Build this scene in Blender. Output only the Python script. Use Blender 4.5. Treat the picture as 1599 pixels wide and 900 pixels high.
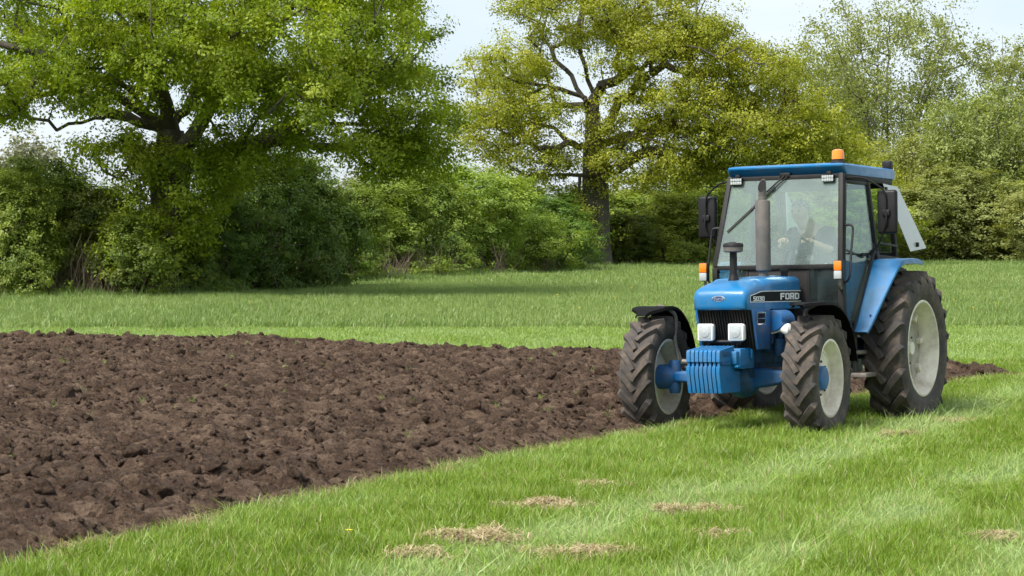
import bpy, bmesh, math, random
import numpy as np
from mathutils import Vector, Matrix
R = math.radians
rng = np.random.default_rng(7)
random.seed(7)
scene = bpy.context.scene
for o in list(bpy.data.objects):
    bpy.data.objects.remove(o)
COL = scene.collection

# ------------------------------------------------------------------ camera
cam_d = bpy.data.cameras.new('camera')
cam = bpy.data.objects.new('camera', cam_d)
COL.objects.link(cam)
cam_d.sensor_width = 36.0
cam_d.lens = 3417.13 / 1599.0 * 36.0
cam_d.clip_start = 0.1
cam_d.clip_end = 4000
CAM_H = 1.6525
cam.location = (0, 0, CAM_H)
cam.rotation_euler = (R(90 - 0.3457), 0, 0)
scene.camera = cam

# ------------------------------------------------------------------ sky and sun
TO_SUN = Vector((-0.46, -0.40, 0.79)).normalized()
world = bpy.data.worlds.new('World')
scene.world = world
world.use_nodes = True
wn, wl = world.node_tree.nodes, world.node_tree.links
wn.clear()
w_out = wn.new('ShaderNodeOutputWorld')
w_bg = wn.new('ShaderNodeBackground')
w_sky = wn.new('ShaderNodeTexSky')
w_sky.sky_type = 'NISHITA'
w_sky.sun_disc = False
w_sky.sun_elevation = math.asin(TO_SUN.z)
w_sky.sun_rotation = math.atan2(TO_SUN.x, TO_SUN.y)
w_sky.altitude = 50
w_sky.air_density = 1.0
w_sky.dust_density = 2.5
w_sky.ozone_density = 1.5
# thin broken cloud over the whole sky
w_tc = wn.new('ShaderNodeTexCoord')
w_map = wn.new('ShaderNodeMapping')
w_map.inputs['Scale'].default_value = (1.0, 1.0, 2.6)
w_noise = wn.new('ShaderNodeTexNoise')
w_noise.inputs['Scale'].default_value = 3.2
w_noise.inputs['Detail'].default_value = 7
w_noise.inputs['Roughness'].default_value = 0.55
w_ramp = wn.new('ShaderNodeValToRGB')
w_ramp.color_ramp.elements[0].position = 0.34
w_ramp.color_ramp.elements[0].color = (0.40, 0.40, 0.40, 1)
w_ramp.color_ramp.elements[1].position = 0.62
w_ramp.color_ramp.elements[1].color = (0.95, 0.95, 0.95, 1)
w_mix = wn.new('ShaderNodeMixRGB')
w_mix.inputs['Color2'].default_value = (4.5, 4.9, 5.3, 1)
wl.new(w_tc.outputs['Generated'], w_map.inputs['Vector'])
wl.new(w_map.outputs['Vector'], w_noise.inputs['Vector'])
wl.new(w_noise.outputs['Fac'], w_ramp.inputs['Fac'])
wl.new(w_ramp.outputs['Color'], w_mix.inputs['Fac'])
wl.new(w_sky.outputs['Color'], w_mix.inputs['Color1'])
wl.new(w_mix.outputs['Color'], w_bg.inputs['Color'])
w_bg.inputs['Strength'].default_value = 0.10
wl.new(w_bg.outputs['Background'], w_out.inputs['Surface'])

sun_d = bpy.data.lights.new('sun', 'SUN')
sun_d.energy = 3.0
sun_d.angle = R(20)
sun_d.color = (1.0, 0.95, 0.87)
sun = bpy.data.objects.new('sun', sun_d)
COL.objects.link(sun)
sun.rotation_euler = TO_SUN.to_track_quat('Z', 'Y').to_euler()
sun.location = (-20, -10, 40)

vs = scene.view_settings
vs.view_transform = 'Standard'
vs.look = 'None'
vs.gamma = 1.0
vs.exposure = 1.08
vs.use_curve_mapping = False
scene.cycles.max_bounces = 5
scene.cycles.transparent_max_bounces = 16
scene.cycles.diffuse_bounces = 2
scene.cycles.glossy_bounces = 2
scene.cycles.transmission_bounces = 2
scene.cycles.use_adaptive_sampling = True
scene.cycles.adaptive_threshold = 0.03
scene.cycles.caustics_reflective = False
scene.cycles.caustics_refractive = False
scene.cycles.use_denoising = True

# ------------------------------------------------------------------ helpers
def tag(o, label=None, cat=None, group=None, kind=None):
    if label: o['label'] = label
    if cat: o['category'] = cat
    if group: o['group'] = group
    if kind: o['kind'] = kind
    return o

def empty(name, loc=(0, 0, 0), rz=0.0, parent=None):
    o = bpy.data.objects.new(name, None)
    COL.objects.link(o)
    o.location = loc
    o.rotation_euler = (0, 0, rz)
    o.parent = parent
    o.empty_display_size = 0.2
    return o

def link(name, me, parent=None, mat=None):
    o = bpy.data.objects.new(name, me)
    COL.objects.link(o)
    o.parent = parent
    if mat is not None and len(me.materials) == 0:
        me.materials.append(mat)
    return o

def fin(name, bm, mat, parent=None, bevel=0.0, segs=2, sharp=35, recalc=True):
    """bmesh -> one mesh object, bevelled, shaded smooth with sharp creases"""
    if recalc:
        bmesh.ops.recalc_face_normals(bm, faces=bm.faces)
    if bevel > 0:
        ed = [e for e in bm.edges if len(e.link_faces) == 2 and e.calc_face_angle(0) > R(28)]
        if ed:
            bmesh.ops.bevel(bm, geom=ed, offset=bevel, offset_type='OFFSET', segments=segs, profile=0.5,
                            affect='EDGES', clamp_overlap=True)
    for f in bm.faces:
        f.smooth = True
    for e in bm.edges:
        if len(e.link_faces) == 2 and e.calc_face_angle(0) > R(sharp):
            e.smooth = False
    me = bpy.data.meshes.new(name)
    bm.to_mesh(me)
    bm.free()
    return link(name, me, parent, mat)

def NB():
    return bmesh.new()

def box(bm, c, s, rot=None):
    """box by centre and full size, optional euler rotation (x,y,z)"""
    m = Matrix.Translation(Vector(c))
    if rot is not None:
        from mathutils import Euler
        m = m @ Euler(rot).to_matrix().to_4x4()
    m = m @ Matrix.Diagonal((s[0], s[1], s[2], 1))
    return bmesh.ops.create_cube(bm, size=1.0, matrix=m)['verts']

def hexa(bm, p):
    """8 corner points: bottom four then top four, both going round"""
    v = [bm.verts.new(q) for q in p]
    for f in ((3, 2, 1, 0), (4, 5, 6, 7), (0, 1, 5, 4), (1, 2, 6, 5), (2, 3, 7, 6), (3, 0, 4, 7)):
        bm.faces.new([v[i] for i in f])
    return v

def prism(bm, poly, y0, y1):
    """polygon in (x,z) pushed from y0 to y1"""
    a = [bm.verts.new((x, y0, z)) for x, z in poly]
    b = [bm.verts.new((x, y1, z)) for x, z in poly]
    n = len(poly)
    bm.faces.new(a)
    bm.faces.new(b[::-1])
    for i in range(n):
        j = (i + 1) % n
        bm.faces.new((a[i], b[i], b[j], a[j]))

def prism_x(bm, poly, x0, x1):
    a = [bm.verts.new((x0, y, z)) for y, z in poly]
    b = [bm.verts.new((x1, y, z)) for y, z in poly]
    n = len(poly)
    bm.faces.new(a)
    bm.faces.new(b[::-1])
    for i in range(n):
        j = (i + 1) % n
        bm.faces.new((a[i], b[i], b[j], a[j]))

def frame_of(d):
    d = d.normalized()
    u = Vector((0, 0, 1)) if abs(d.z) < 0.9 else Vector((1, 0, 0))
    a = d.cross(u).normalized()
    return a, d.cross(a).normalized()

def tube(bm, pts, r, n=8, cap=True):
    pts = [Vector(p) for p in pts]
    rs = r if isinstance(r, (list, tuple)) else [r] * len(pts)
    rings = []
    pa = None
    for i, p in enumerate(pts):
        d = (pts[min(i + 1, len(pts) - 1)] - pts[max(i - 1, 0)])
        a, b = frame_of(d)
        if pa is not None:
            a = (pa - d.normalized() * pa.dot(d.normalized())).normalized()
            b = d.normalized().cross(a)
        pa = a
        rings.append([bm.verts.new(p + (a * math.cos(2 * math.pi * k / n) + b * math.sin(2 * math.pi * k / n)) * rs[i])
                      for k in range(n)])
    for i in range(len(rings) - 1):
        for k in range(n):
            j = (k + 1) % n
            bm.faces.new((rings[i][k], rings[i][j], rings[i + 1][j], rings[i + 1][k]))
    if cap:
        bm.faces.new(rings[0][::-1])
        bm.faces.new(rings[-1])

def lathe(bm, prof, axis='Y', c=(0, 0, 0), n=48, closed=False):
    """prof: (radius, along-axis) pairs"""
    rings = []
    for r, t in prof:
        ring = []
        for k in range(n):
            an = 2 * math.pi * k / n
            x, z = r * math.cos(an), r * math.sin(an)
            q = (x, t, z) if axis == 'Y' else ((t, x, z) if axis == 'X' else (x, z, t))
            ring.append(bm.verts.new(Vector(c) + Vector(q)))
        rings.append(ring)
    m = len(rings)
    for i in range(m if closed else m - 1):
        i2 = (i + 1) % m
        for k in range(n):
            j = (k + 1) % n
            bm.faces.new((rings[i][k], rings[i][j], rings[i2][j], rings[i2][k]))
    if not closed:
        if prof[0][0] > 1e-4: bm.faces.new(rings[0][::-1])
        if prof[-1][0] > 1e-4: bm.faces.new(rings[-1])
    bmesh.ops.remove_doubles(bm, verts=[v for rg in rings for v in rg], dist=1e-6)

def smooth_path(pts, k=5):
    """Catmull-Rom through the points"""
    P = [Vector(p) for p in pts]
    P = [P[0] * 2 - P[1]] + P + [P[-1] * 2 - P[-2]]
    out = []
    for i in range(1, len(P) - 2):
        for s in range(k):
            t = s / k
            a, b, c, d = P[i - 1], P[i], P[i + 1], P[i + 2]
            out.append(0.5 * ((2 * b) + (c - a) * t + (2 * a - 5 * b + 4 * c - d) * t * t + (3 * b - a - 3 * c + d) * t ** 3))
    out.append(P[-2])
    return out

def np_mesh(name, verts, faces, attrs=None, smooth=False):
    """verts (n,3), faces (m,k) all of one size"""
    me = bpy.data.meshes.new(name)
    verts = np.ascontiguousarray(verts, dtype=np.float32)
    faces = np.ascontiguousarray(faces, dtype=np.int32)
    m, k = faces.shape
    me.vertices.add(len(verts))
    me.vertices.foreach_set('co', verts.ravel())
    me.loops.add(m * k)
    me.loops.foreach_set('vertex_index', faces.ravel())
    me.polygons.add(m)
    me.polygons.foreach_set('loop_start', np.arange(0, m * k, k, dtype=np.int32))
    me.polygons.foreach_set('loop_total', np.full(m, k, dtype=np.int32))
    me.polygons.foreach_set('use_smooth', np.full(m, smooth))
    for an, (dom, arr) in (attrs or {}).items():
        at = me.attributes.new(an, 'FLOAT', dom)
        at.data.foreach_set('value', np.ascontiguousarray(arr, dtype=np.float32))
    me.update(calc_edges=True)
    return me

def text_mesh(s, size, bold=0.0, shear=0.0, depth=0.0015, sx=1.0):
    cu = bpy.data.curves.new('lettering', 'FONT')
    cu.body = s
    cu.size = size
    cu.offset = bold
    cu.shear = shear
    cu.extrude = depth
    cu.align_x = 'CENTER'
    cu.align_y = 'CENTER'
    ob = bpy.data.objects.new('lettering', cu)
    COL.objects.link(ob)
    dg = bpy.context.evaluated_depsgraph_get()
    me = bpy.data.meshes.new_from_object(ob.evaluated_get(dg))
    bpy.data.objects.remove(ob)
    me.transform(Matrix.Diagonal((sx, 1, 1, 1)))
    return me

_TXT = {}
def text_copy(*a):
    return _TXT[a].copy()
for _a in (('Ford', 0.040, 0.0003, 0.35, 0.0008, 1.35),
           ('Ford', .05, .001, .35, .003, 1.5), ('95', .105, .001, 0.0, .003, 1.5)):
    _TXT[_a] = text_mesh(*_a)          # lettering meshes, made while the scene is still empty

# ---- numpy noise
_perm = rng.permutation(512)
def _h(ix, iy, s=0):
    return _perm[(_perm[(ix + s * 37) & 511] + iy + s * 11) & 511]
_ang = rng.random(512) * 2 * np.pi
_rnd = rng.random((512, 4))
def perlin(x, y, s=0):
    ix, iy = np.floor(x).astype(int), np.floor(y).astype(int)
    fx, fy = x - ix, y - iy
    def gr(a, b):
        t = _ang[_h(ix + a, iy + b, s)]
        return np.cos(t) * (fx - a) + np.sin(t) * (fy - b)
    u, v = fx * fx * fx * (fx * (fx * 6 - 15) + 10), fy * fy * fy * (fy * (fy * 6 - 15) + 10)
    return ((gr(0, 0) * (1 - u) + gr(1, 0) * u) * (1 - v) + (gr(0, 1) * (1 - u) + gr(1, 1) * u) * v) * 1.5
def fbm(x, y, o=4, s=0):
    r, a, t = 0, 1.0, 0
    for i in range(o):
        r = r + a * perlin(x * 2 ** i + 7.3 * i, y * 2 ** i + 3.1 * i, s + i)
        t += a
        a *= 0.5
    return r / t
def clods(x, y, s=0, rr=0.66):
    """dome per jittered cell with its own height and tilt, cells of size one"""
    ix, iy = np.floor(x).astype(int), np.floor(y).astype(int)
    best = np.zeros_like(x)
    for a in (-1, 0, 1):
        for b in (-1, 0, 1):
            h = _h(ix + a, iy + b, s)
            cx, cy = ix + a + 0.15 + 0.7 * _rnd[h, 0], iy + b + 0.15 + 0.7 * _rnd[h, 1]
            dx, dy = x - cx, y - cy
            th = _rnd[h, 2] * 6.28
            ex, ey = dx * np.cos(th) + dy * np.sin(th), -dx * np.sin(th) + dy * np.cos(th)
            asp = 0.7 + 0.6 * _rnd[h, 3]
            d2 = (ex * asp) ** 2 + (ey / asp) ** 2
            r0 = rr * (0.55 + 0.45 * _rnd[h, 3])
            dome = np.clip(1 - d2 / r0 ** 2, 0, 1) ** 0.32
            hh = dome * (0.30 + 0.70 * _rnd[h, 1]) * np.clip(1 + 1.5 * ex, 0.1, 2.2)
            best = np.maximum(best, hh)
    return best

# ---- the lie of the land: level near the camera, rising gently beyond 22 m, level again past the trees
def gz(y):
    y = np.minimum(np.asarray(y, dtype=float), 150.0)
    t = y - 22
    return 0.0205 * (t * .5 + np.sqrt(t * t * .25 + 4)) - 0.0037
# directions on the ground: H along the furrows (away from the camera), N to the right of it
HX, HY = 0.49057, 0.87140
def uv_to_xy(u, v): return u * HX + v * HY, u * HY - v * HX
def xy_to_uv(x, y): return x * HX + y * HY, x * HY - y * HX
_eu = np.array([0, 9.66, 10.8, 12.1, 13.5, 15.3, 17.0, 18.8, 20.8, 23.6, 26.0, 28.3, 29.6, 30.8, 33.5])
_ev = np.array([-5.9, -8.36, -8.55, -8.76, -8.95, -9.20, -9.38, -9.46, -9.50, -9.50, -9.32, -9.1, -8.9, -8.8, -8.8])
_fv = np.array([-60, -29.8, -26.5, -23.6, -20.0, -16.9, -13, -10.4, -9.3, -8.5])
_fu = np.array([31.0, 31.5, 32.3, 33.1, 32.3, 32.5, 32.1, 31.5, 31.0, 30.4])
def plough_in(x, y):
    """metres inside the ploughed plot (negative outside)"""
    u, v = xy_to_uv(np.asarray(x, float), np.asarray(y, float))
    a = np.interp(u, _eu, _ev) - v + 0.10 * fbm(u * 1.7, v * 0.3, 3, 5) + 0.13 * fbm(u * 5.5, v * 2.0, 3, 8)
    b = np.interp(v, _fv, _fu) - u + 0.22 * fbm(v * 0.9, u * 0.2, 3, 9)
    return np.minimum(a, b)
# ------------------------------------------------------------------ materials
def newmat(name):
    m = bpy.data.materials.new(name)
    m.use_nodes = True
    nt = m.node_tree
    nt.nodes.clear()
    out = nt.nodes.new('ShaderNodeOutputMaterial')
    return m, nt.nodes, nt.links, out

def principled(name, col, rough=0.5, metal=0.0, spec=0.5, coat=0.0, dirt=None, dirt_amt=0.0, dscale=6.0, bump=0.0, bscale=40.0,
               vary=0.0, emit=None):
    m, n, l, out = newmat(name)
    b = n.new('ShaderNodeBsdfPrincipled')
    b.inputs['Base Color'].default_value = (*col, 1)
    b.inputs['Roughness'].default_value = rough
    b.inputs['Metallic'].default_value = metal
    b.inputs['Specular IOR Level'].default_value = spec
    b.inputs['Coat Weight'].default_value = coat
    b.inputs['Coat Roughness'].default_value = 0.12
    tc = n.new('ShaderNodeTexCoord')
    if dirt is not None:
        no = n.new('ShaderNodeTexNoise')
        no.inputs['Scale'].default_value = dscale
        no.inputs['Detail'].default_value = 8
        no.inputs['Roughness'].default_value = 0.68
        l.new(tc.outputs['Object'], no.inputs['Vector'])
        rp = n.new('ShaderNodeValToRGB')
        rp.color_ramp.elements[0].position = 0.42
        rp.color_ramp.elements[0].color = (0, 0, 0, 1)
        rp.color_ramp.elements[1].position = 0.75
        rp.color_ramp.elements[1].color = (dirt_amt,) * 3 + (1,)
        l.new(no.outputs['Fac'], rp.inputs['Fac'])
        mx = n.new('ShaderNodeMixRGB')
        mx.inputs['Color1'].default_value = (*col, 1)
        mx.inputs['Color2'].default_value = (*dirt, 1)
        l.new(rp.outputs['Color'], mx.inputs['Fac'])
        l.new(mx.outputs['Color'], b.inputs['Base Color'])
        ma = n.new('ShaderNodeMath')
        ma.operation = 'MULTIPLY_ADD'
        l.new(rp.outputs['Color'], ma.inputs[0])
        ma.inputs[1].default_value = 0.5
        ma.inputs[2].default_value = rough
        l.new(ma.outputs[0], b.inputs['Roughness'])
    if bump > 0:
        no2 = n.new('ShaderNodeTexNoise')
        no2.inputs['Scale'].default_value = bscale
        no2.inputs['Detail'].default_value = 5
        l.new(tc.outputs['Object'], no2.inputs['Vector'])
        bp_ = n.new('ShaderNodeBump')
        bp_.inputs['Strength'].default_value = bump
        bp_.inputs['Distance'].default_value = 0.01
        l.new(no2.outputs['Fac'], bp_.inputs['Height'])
        l.new(bp_.outputs['Normal'], b.inputs['Normal'])
    if emit:
        b.inputs['Emission Color'].default_value = (*emit[0], 1)
        b.inputs['Emission Strength'].default_value = emit[1]
    l.new(b.outputs['BSDF'], out.inputs['Surface'])
    return m

MUD = (0.085, 0.058, 0.042)
DUST = (0.20, 0.17, 0.14)
M = {}
M['blue'] = principled('blue_paint', (0.003, 0.150, 0.37), 0.36, coat=0.25, dirt=(0.085, 0.14, 0.19), dirt_amt=0.65, dscale=5)
M['blue_dirty'] = principled('blue_paint_worn', (0.006, 0.125, 0.36), 0.45, coat=0.1, dirt=(0.10, 0.10, 0.10), dirt_amt=0.8, dscale=7)
M['blue_dark'] = principled('blue_engine_paint', (0.006, 0.085, 0.22), 0.5, dirt=(0.04, 0.045, 0.05), dirt_amt=0.85, dscale=8)
M['black'] = principled('black_paint', (0.008, 0.008, 0.009), 0.5, spec=0.3, dirt=DUST, dirt_amt=0.03)
M['black_dusty'] = principled('black_dusty', (0.012, 0.012, 0.012), 0.6, spec=0.3, dirt=DUST, dirt_amt=0.10, dscale=5)
M['cowl'] = principled('dark_grey_cowl', (0.022, 0.020, 0.019), 0.65, spec=0.3, dirt=DUST, dirt_amt=0.15, dscale=3)
M['rubber'] = principled('tyre_rubber', (0.050, 0.046, 0.043), 0.85, dirt=(0.165, 0.125, 0.095), dirt_amt=1.0, dscale=7, bump=0.25, bscale=60)
M['rim'] = principled('cream_rim_paint', (0.86, 0.80, 0.66), 0.5, dirt=(0.30, 0.22, 0.14), dirt_amt=0.7, dscale=3.6)
M['chrome'] = principled('bright_metal', (0.75, 0.76, 0.78), 0.2, metal=1.0)
M['steel'] = principled('dull_steel', (0.24, 0.22, 0.20), 0.55, metal=0.3, dirt=(0.14, 0.09, 0.06), dirt_amt=0.7, dscale=10)
M['exhaust'] = principled('weathered_exhaust', (0.105, 0.098, 0.094), 0.62, metal=0.15, dirt=(0.22, 0.19, 0.165), dirt_amt=0.7, dscale=9, bump=0.1)
M['flat_black'] = principled('flat_black', (0.004, 0.004, 0.004), 0.9)
M['white'] = principled('white_plastic', (0.84, 0.84, 0.82), 0.35, dirt=(0.5, 0.47, 0.4), dirt_amt=0.15)
M['rim_disc'] = principled('shaded_grimy_disc', (0.42, 0.39, 0.32), 0.6, dirt=(0.16, 0.12, 0.085), dirt_amt=0.9, dscale=6)  # base darkened to paint in the dish's shade; the mottling is grime
M['lens'] = principled('lamp_lens', (0.40, 0.43, 0.43), 0.10, coat=0.6, bump=0.35, bscale=30)
M['amber'] = principled('amber_lens', (0.85, 0.21, 0.01), 0.25, coat=0.5)
M['orange'] = principled('orange_beacon', (0.90, 0.24, 0.008), 0.22, coat=0.6)
M['guard'] = principled('black_mudguard', (0.006, 0.006, 0.006), 0.75, spec=0.12)
M['decal'] = principled('decal_black', (0.005, 0.005, 0.006), 0.6, spec=0.2)
M['grille'] = principled('grille_black', (0.012, 0.011, 0.011), 0.6, spec=0.3, dirt=DUST, dirt_amt=0.06)
M['panel'] = principled('pale_grey_pane', (0.50, 0.52, 0.52), 0.25, coat=0.5)
M['skin'] = principled('skin', (0.55, 0.33, 0.24), 0.55)
M['hair'] = principled('grey_hair', (0.10, 0.085, 0.075), 0.8)
M['shirt'] = principled('navy_shirt', (0.03, 0.04, 0.06), 0.85, bump=0.2, bscale=20)
M['trouser'] = principled('dark_trousers', (0.02, 0.022, 0.03), 0.85)
M['cast'] = principled('cast_blue', (0.003, 0.145, 0.365), 0.5, dirt=(0.11, 0.12, 0.13), dirt_amt=0.45, dscale=6, bump=0.35, bscale=55)

def glass(name, tint, haze, hazecol, refl=0.06):
    """tinted pane with a diffuse film of dust and painted sky sheen"""
    m, n, l, out = newmat(name)
    tr = n.new('ShaderNodeBsdfTransparent')
    tr.inputs['Color'].default_value = (*tint, 1)
    di = n.new('ShaderNodeBsdfDiffuse')
    di.inputs['Color'].default_value = (*hazecol, 1)
    gl = n.new('ShaderNodeBsdfGlossy')
    gl.inputs['Roughness'].default_value = 0.03
    gl.inputs['Color'].default_value = (0.9, 1.0, 0.97, 1)
    lw = n.new('ShaderNodeLayerWeight')
    lw.inputs['Blend'].default_value = 0.5
    fr = n.new('ShaderNodeMath')
    fr.operation = 'POWER'
    fr.inputs[1].default_value = 5.0
    l.new(lw.outputs['Facing'], fr.inputs[0])
    no = n.new('ShaderNodeTexNoise')
    no.inputs['Scale'].default_value = 2.2
    no.inputs['Detail'].default_value = 6
    tc = n.new('ShaderNodeTexCoord')
    l.new(tc.outputs['Object'], no.inputs['Vector'])
    mp = n.new('ShaderNodeMapRange')
    mp.inputs['From Min'].default_value = 0.3
    mp.inputs['From Max'].default_value = 0.7
    mp.inputs['To Min'].default_value = haze * 0.7
    mp.inputs['To Max'].default_value = haze * 1.25
    l.new(no.outputs['Fac'], mp.inputs['Value'])
    m1 = n.new('ShaderNodeMixShader')
    l.new(mp.outputs['Result'], m1.inputs['Fac'])
    l.new(tr.outputs[0], m1.inputs[1])
    l.new(di.outputs[0], m1.inputs[2])
    ad = n.new('ShaderNodeMath')
    ad.operation = 'ADD'
    ad.inputs[1].default_value = refl
    l.new(fr.outputs[0], ad.inputs[0])
    m2 = n.new('ShaderNodeMixShader')
    l.new(ad.outputs[0], m2.inputs['Fac'])
    l.new(m1.outputs[0], m2.inputs[1])
    l.new(gl.outputs[0], m2.inputs[2])
    l.new(m2.outputs[0], out.inputs['Surface'])
    return m
M['glass'] = glass('windscreen_glass', (0.92, 0.985, 0.96), 0.105, (0.66, 0.78, 0.74), 0.05)  # diffuse haze paints in the milky sky reflection, along with dust
M['glass_side'] = glass('side_glass', (0.84, 0.92, 0.89), 0.04, (0.50, 0.56, 0.54), 0.015)
M['glass_low'] = glass('lower_glass', (0.60, 0.70, 0.68), 0.04, (0.30, 0.36, 0.35), 0.015)

def leafmat(name, cols, transl=0.35, objvar=0.0, bright=1.0):
    """cols: three linear colours dark..light picked by the leaf's own tint"""
    m, n, l, out = newmat(name)
    at = n.new('ShaderNodeAttribute')
    at.attribute_name = 'tint'
    rp = n.new('ShaderNodeValToRGB')
    e = rp.color_ramp.elements
    e[0].position, e[0].color = 0.0, (*[c * bright for c in cols[0]], 1)
    e[1].position, e[1].color = 1.0, (*[c * bright for c in cols[2]], 1)
    x = e.new(0.5)
    x.color = (*[c * bright for c in cols[1]], 1)
    l.new(at.outputs['Fac'], rp.inputs['Fac'])
    src = rp.outputs['Color']
    if objvar:
        oi = n.new('ShaderNodeObjectInfo')
        hs = n.new('ShaderNodeHueSaturation')
        a = n.new('ShaderNodeMapRange')
        a.inputs['To Min'].default_value = 0.5 - 0.02 * objvar
        a.inputs['To Max'].default_value = 0.5 + 0.02 * objvar
        l.new(oi.outputs['Random'], a.inputs['Value'])
        l.new(a.outputs['Result'], hs.inputs['Hue'])
        v = n.new('ShaderNodeMapRange')
        v.inputs['To Min'].default_value = 1 - 0.25 * objvar
        v.inputs['To Max'].default_value = 1 + 0.25 * objvar
        mu = n.new('ShaderNodeMath')
        mu.operation = 'FRACT'
        mm = n.new('ShaderNodeMath')
        mm.operation = 'MULTIPLY'
        mm.inputs[1].default_value = 7.31
        l.new(oi.outputs['Random'], mm.inputs[0])
        l.new(mm.outputs[0], mu.inputs[0])
        l.new(mu.outputs[0], v.inputs['Value'])
        l.new(v.outputs['Result'], hs.inputs['Value'])
        l.new(src, hs.inputs['Color'])
        src = hs.outputs['Color']
    di = n.new('ShaderNodeBsdfDiffuse')
    tl = n.new('ShaderNodeBsdfTranslucent')
    gl = n.new('ShaderNodeBsdfGlossy')
    gl.inputs['Roughness'].default_value = 0.45
    gl.inputs['Color'].default_value = (0.5, 0.5, 0.5, 1)
    l.new(src, di.inputs['Color'])
    br = n.new('ShaderNodeMixRGB')
    br.blend_type = 'MULTIPLY'
    br.inputs['Fac'].default_value = 1
    br.inputs['Color2'].default_value = (1.25, 1.2, 0.55, 1)
    l.new(src, br.inputs['Color1'])
    l.new(br.outputs['Color'], tl.inputs['Color'])
    m1 = n.new('ShaderNodeMixShader')
    m1.inputs['Fac'].default_value = transl
    l.new(di.outputs[0], m1.inputs[1])
    l.new(tl.outputs[0], m1.inputs[2])
    m2 = n.new('ShaderNodeMixShader')
    m2.inputs['Fac'].default_value = 0.04
    l.new(m1.outputs[0], m2.inputs[1])
    l.new(gl.outputs[0], m2.inputs[2])
    l.new(m2.outputs[0], out.inputs['Surface'])
    return m
M['oak_leaf'] = leafmat('oak_leaf', ((0.125, 0.185, 0.011), (0.265, 0.355, 0.018), (0.41, 0.48, 0.05)), transl=0.5)
M['oak2_leaf'] = leafmat('oak_leaf_yellow', ((0.18, 0.215, 0.014), (0.31, 0.345, 0.024), (0.44, 0.45, 0.055)), transl=0.45)
M['willow_leaf'] = leafmat('willow_leaf', ((0.165, 0.205, 0.05), (0.26, 0.30, 0.08), (0.37, 0.41, 0.14)), transl=0.45, objvar=0.5)  # paler leaf colours also paint in the haze of distance
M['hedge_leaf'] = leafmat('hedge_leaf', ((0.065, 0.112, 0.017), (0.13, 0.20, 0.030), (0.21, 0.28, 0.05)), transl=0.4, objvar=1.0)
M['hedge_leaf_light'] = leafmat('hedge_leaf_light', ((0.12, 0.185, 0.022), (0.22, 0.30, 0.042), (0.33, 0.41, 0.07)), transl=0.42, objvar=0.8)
M['pale_leaf'] = leafmat('pale_leaf', ((0.16, 0.17, 0.10), (0.26, 0.27, 0.17), (0.40, 0.40, 0.30)))
M['bark'] = principled('oak_bark', (0.082, 0.069, 0.055), 0.9, dirt=(0.14, 0.125, 0.095), dirt_amt=0.8, dscale=2.5, bump=1.0, bscale=8)
M['bark_grey'] = principled('grey_bark', (0.13, 0.12, 0.10), 0.9, dirt=(0.07, 0.065, 0.05), dirt_amt=0.8, dscale=2.5, bump=0.8, bscale=8)
M['stem'] = principled('hedge_stem', (0.10, 0.075, 0.055), 0.9, bump=0.5, bscale=20)

def grassmat(name, dark, mid, light, straw, transl=0.35):
    """tint of the tuft (instancer) plus shade of the blade"""
    m, n, l, out = newmat(name)
    a = n.new('ShaderNodeAttribute')
    a.attribute_type = 'INSTANCER'
    a.attribute_name = 'tint'
    b = n.new('ShaderNodeAttribute')
    b.attribute_name = 'shade'
    ad = n.new('ShaderNodeMath')
    ad.operation = 'MULTIPLY_ADD'
    ad.inputs[1].default_value = 0.45
    l.new(b.outputs['Fac'], ad.inputs[0])
    l.new(a.outputs['Fac'], ad.inputs[2])
    rp = n.new('ShaderNodeValToRGB')
    e = rp.color_ramp.elements
    e[0].position, e[0].color = 0.10, (*dark, 1)
    e[1].position, e[1].color = 1.0, (*light, 1)
    x = e.new(0.55)
    x.color = (*mid, 1)
    l.new(ad.outputs[0], rp.inputs['Fac'])
    gt = n.new('ShaderNodeMath')
    gt.operation = 'GREATER_THAN'
    gt.inputs[1].default_value = 0.955
    l.new(b.outputs['Fac'], gt.inputs[0])
    mx = n.new('ShaderNodeMixRGB')
    mx.inputs['Color2'].default_value = (*straw, 1)
    l.new(gt.outputs[0], mx.inputs['Fac'])
    l.new(rp.outputs['Color'], mx.inputs['Color1'])
    di = n.new('ShaderNodeBsdfDiffuse')
    tl = n.new('ShaderNodeBsdfTranslucent')
    gl = n.new('ShaderNodeBsdfGlossy')
    gl.inputs['Roughness'].default_value = 0.4
    gl.inputs['Color'].default_value = (0.6, 0.6, 0.6, 1)
    l.new(mx.outputs['Color'], di.inputs['Color'])
    l.new(mx.outputs['Color'], tl.inputs['Color'])
    m1 = n.new('ShaderNodeMixShader')
    m1.inputs['Fac'].default_value = transl
    l.new(di.outputs[0], m1.inputs[1])
    l.new(tl.outputs[0], m1.inputs[2])
    m2 = n.new('ShaderNodeMixShader')
    m2.inputs['Fac'].default_value = 0.05
    l.new(m1.outputs[0], m2.inputs[1])
    l.new(gl.outputs[0], m2.inputs[2])
    l.new(m2.outputs[0], out.inputs['Surface'])
    return m
M['grass'] = grassmat('meadow_grass', (0.100, 0.178, 0.011), (0.218, 0.338, 0.022), (0.36, 0.485, 0.17), (0.46, 0.38, 0.18))
M['grass_far'] = grassmat('tall_grass', (0.095, 0.175, 0.036), (0.195, 0.300, 0.062), (0.33, 0.42, 0.13), (0.40, 0.36, 0.17))

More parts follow.
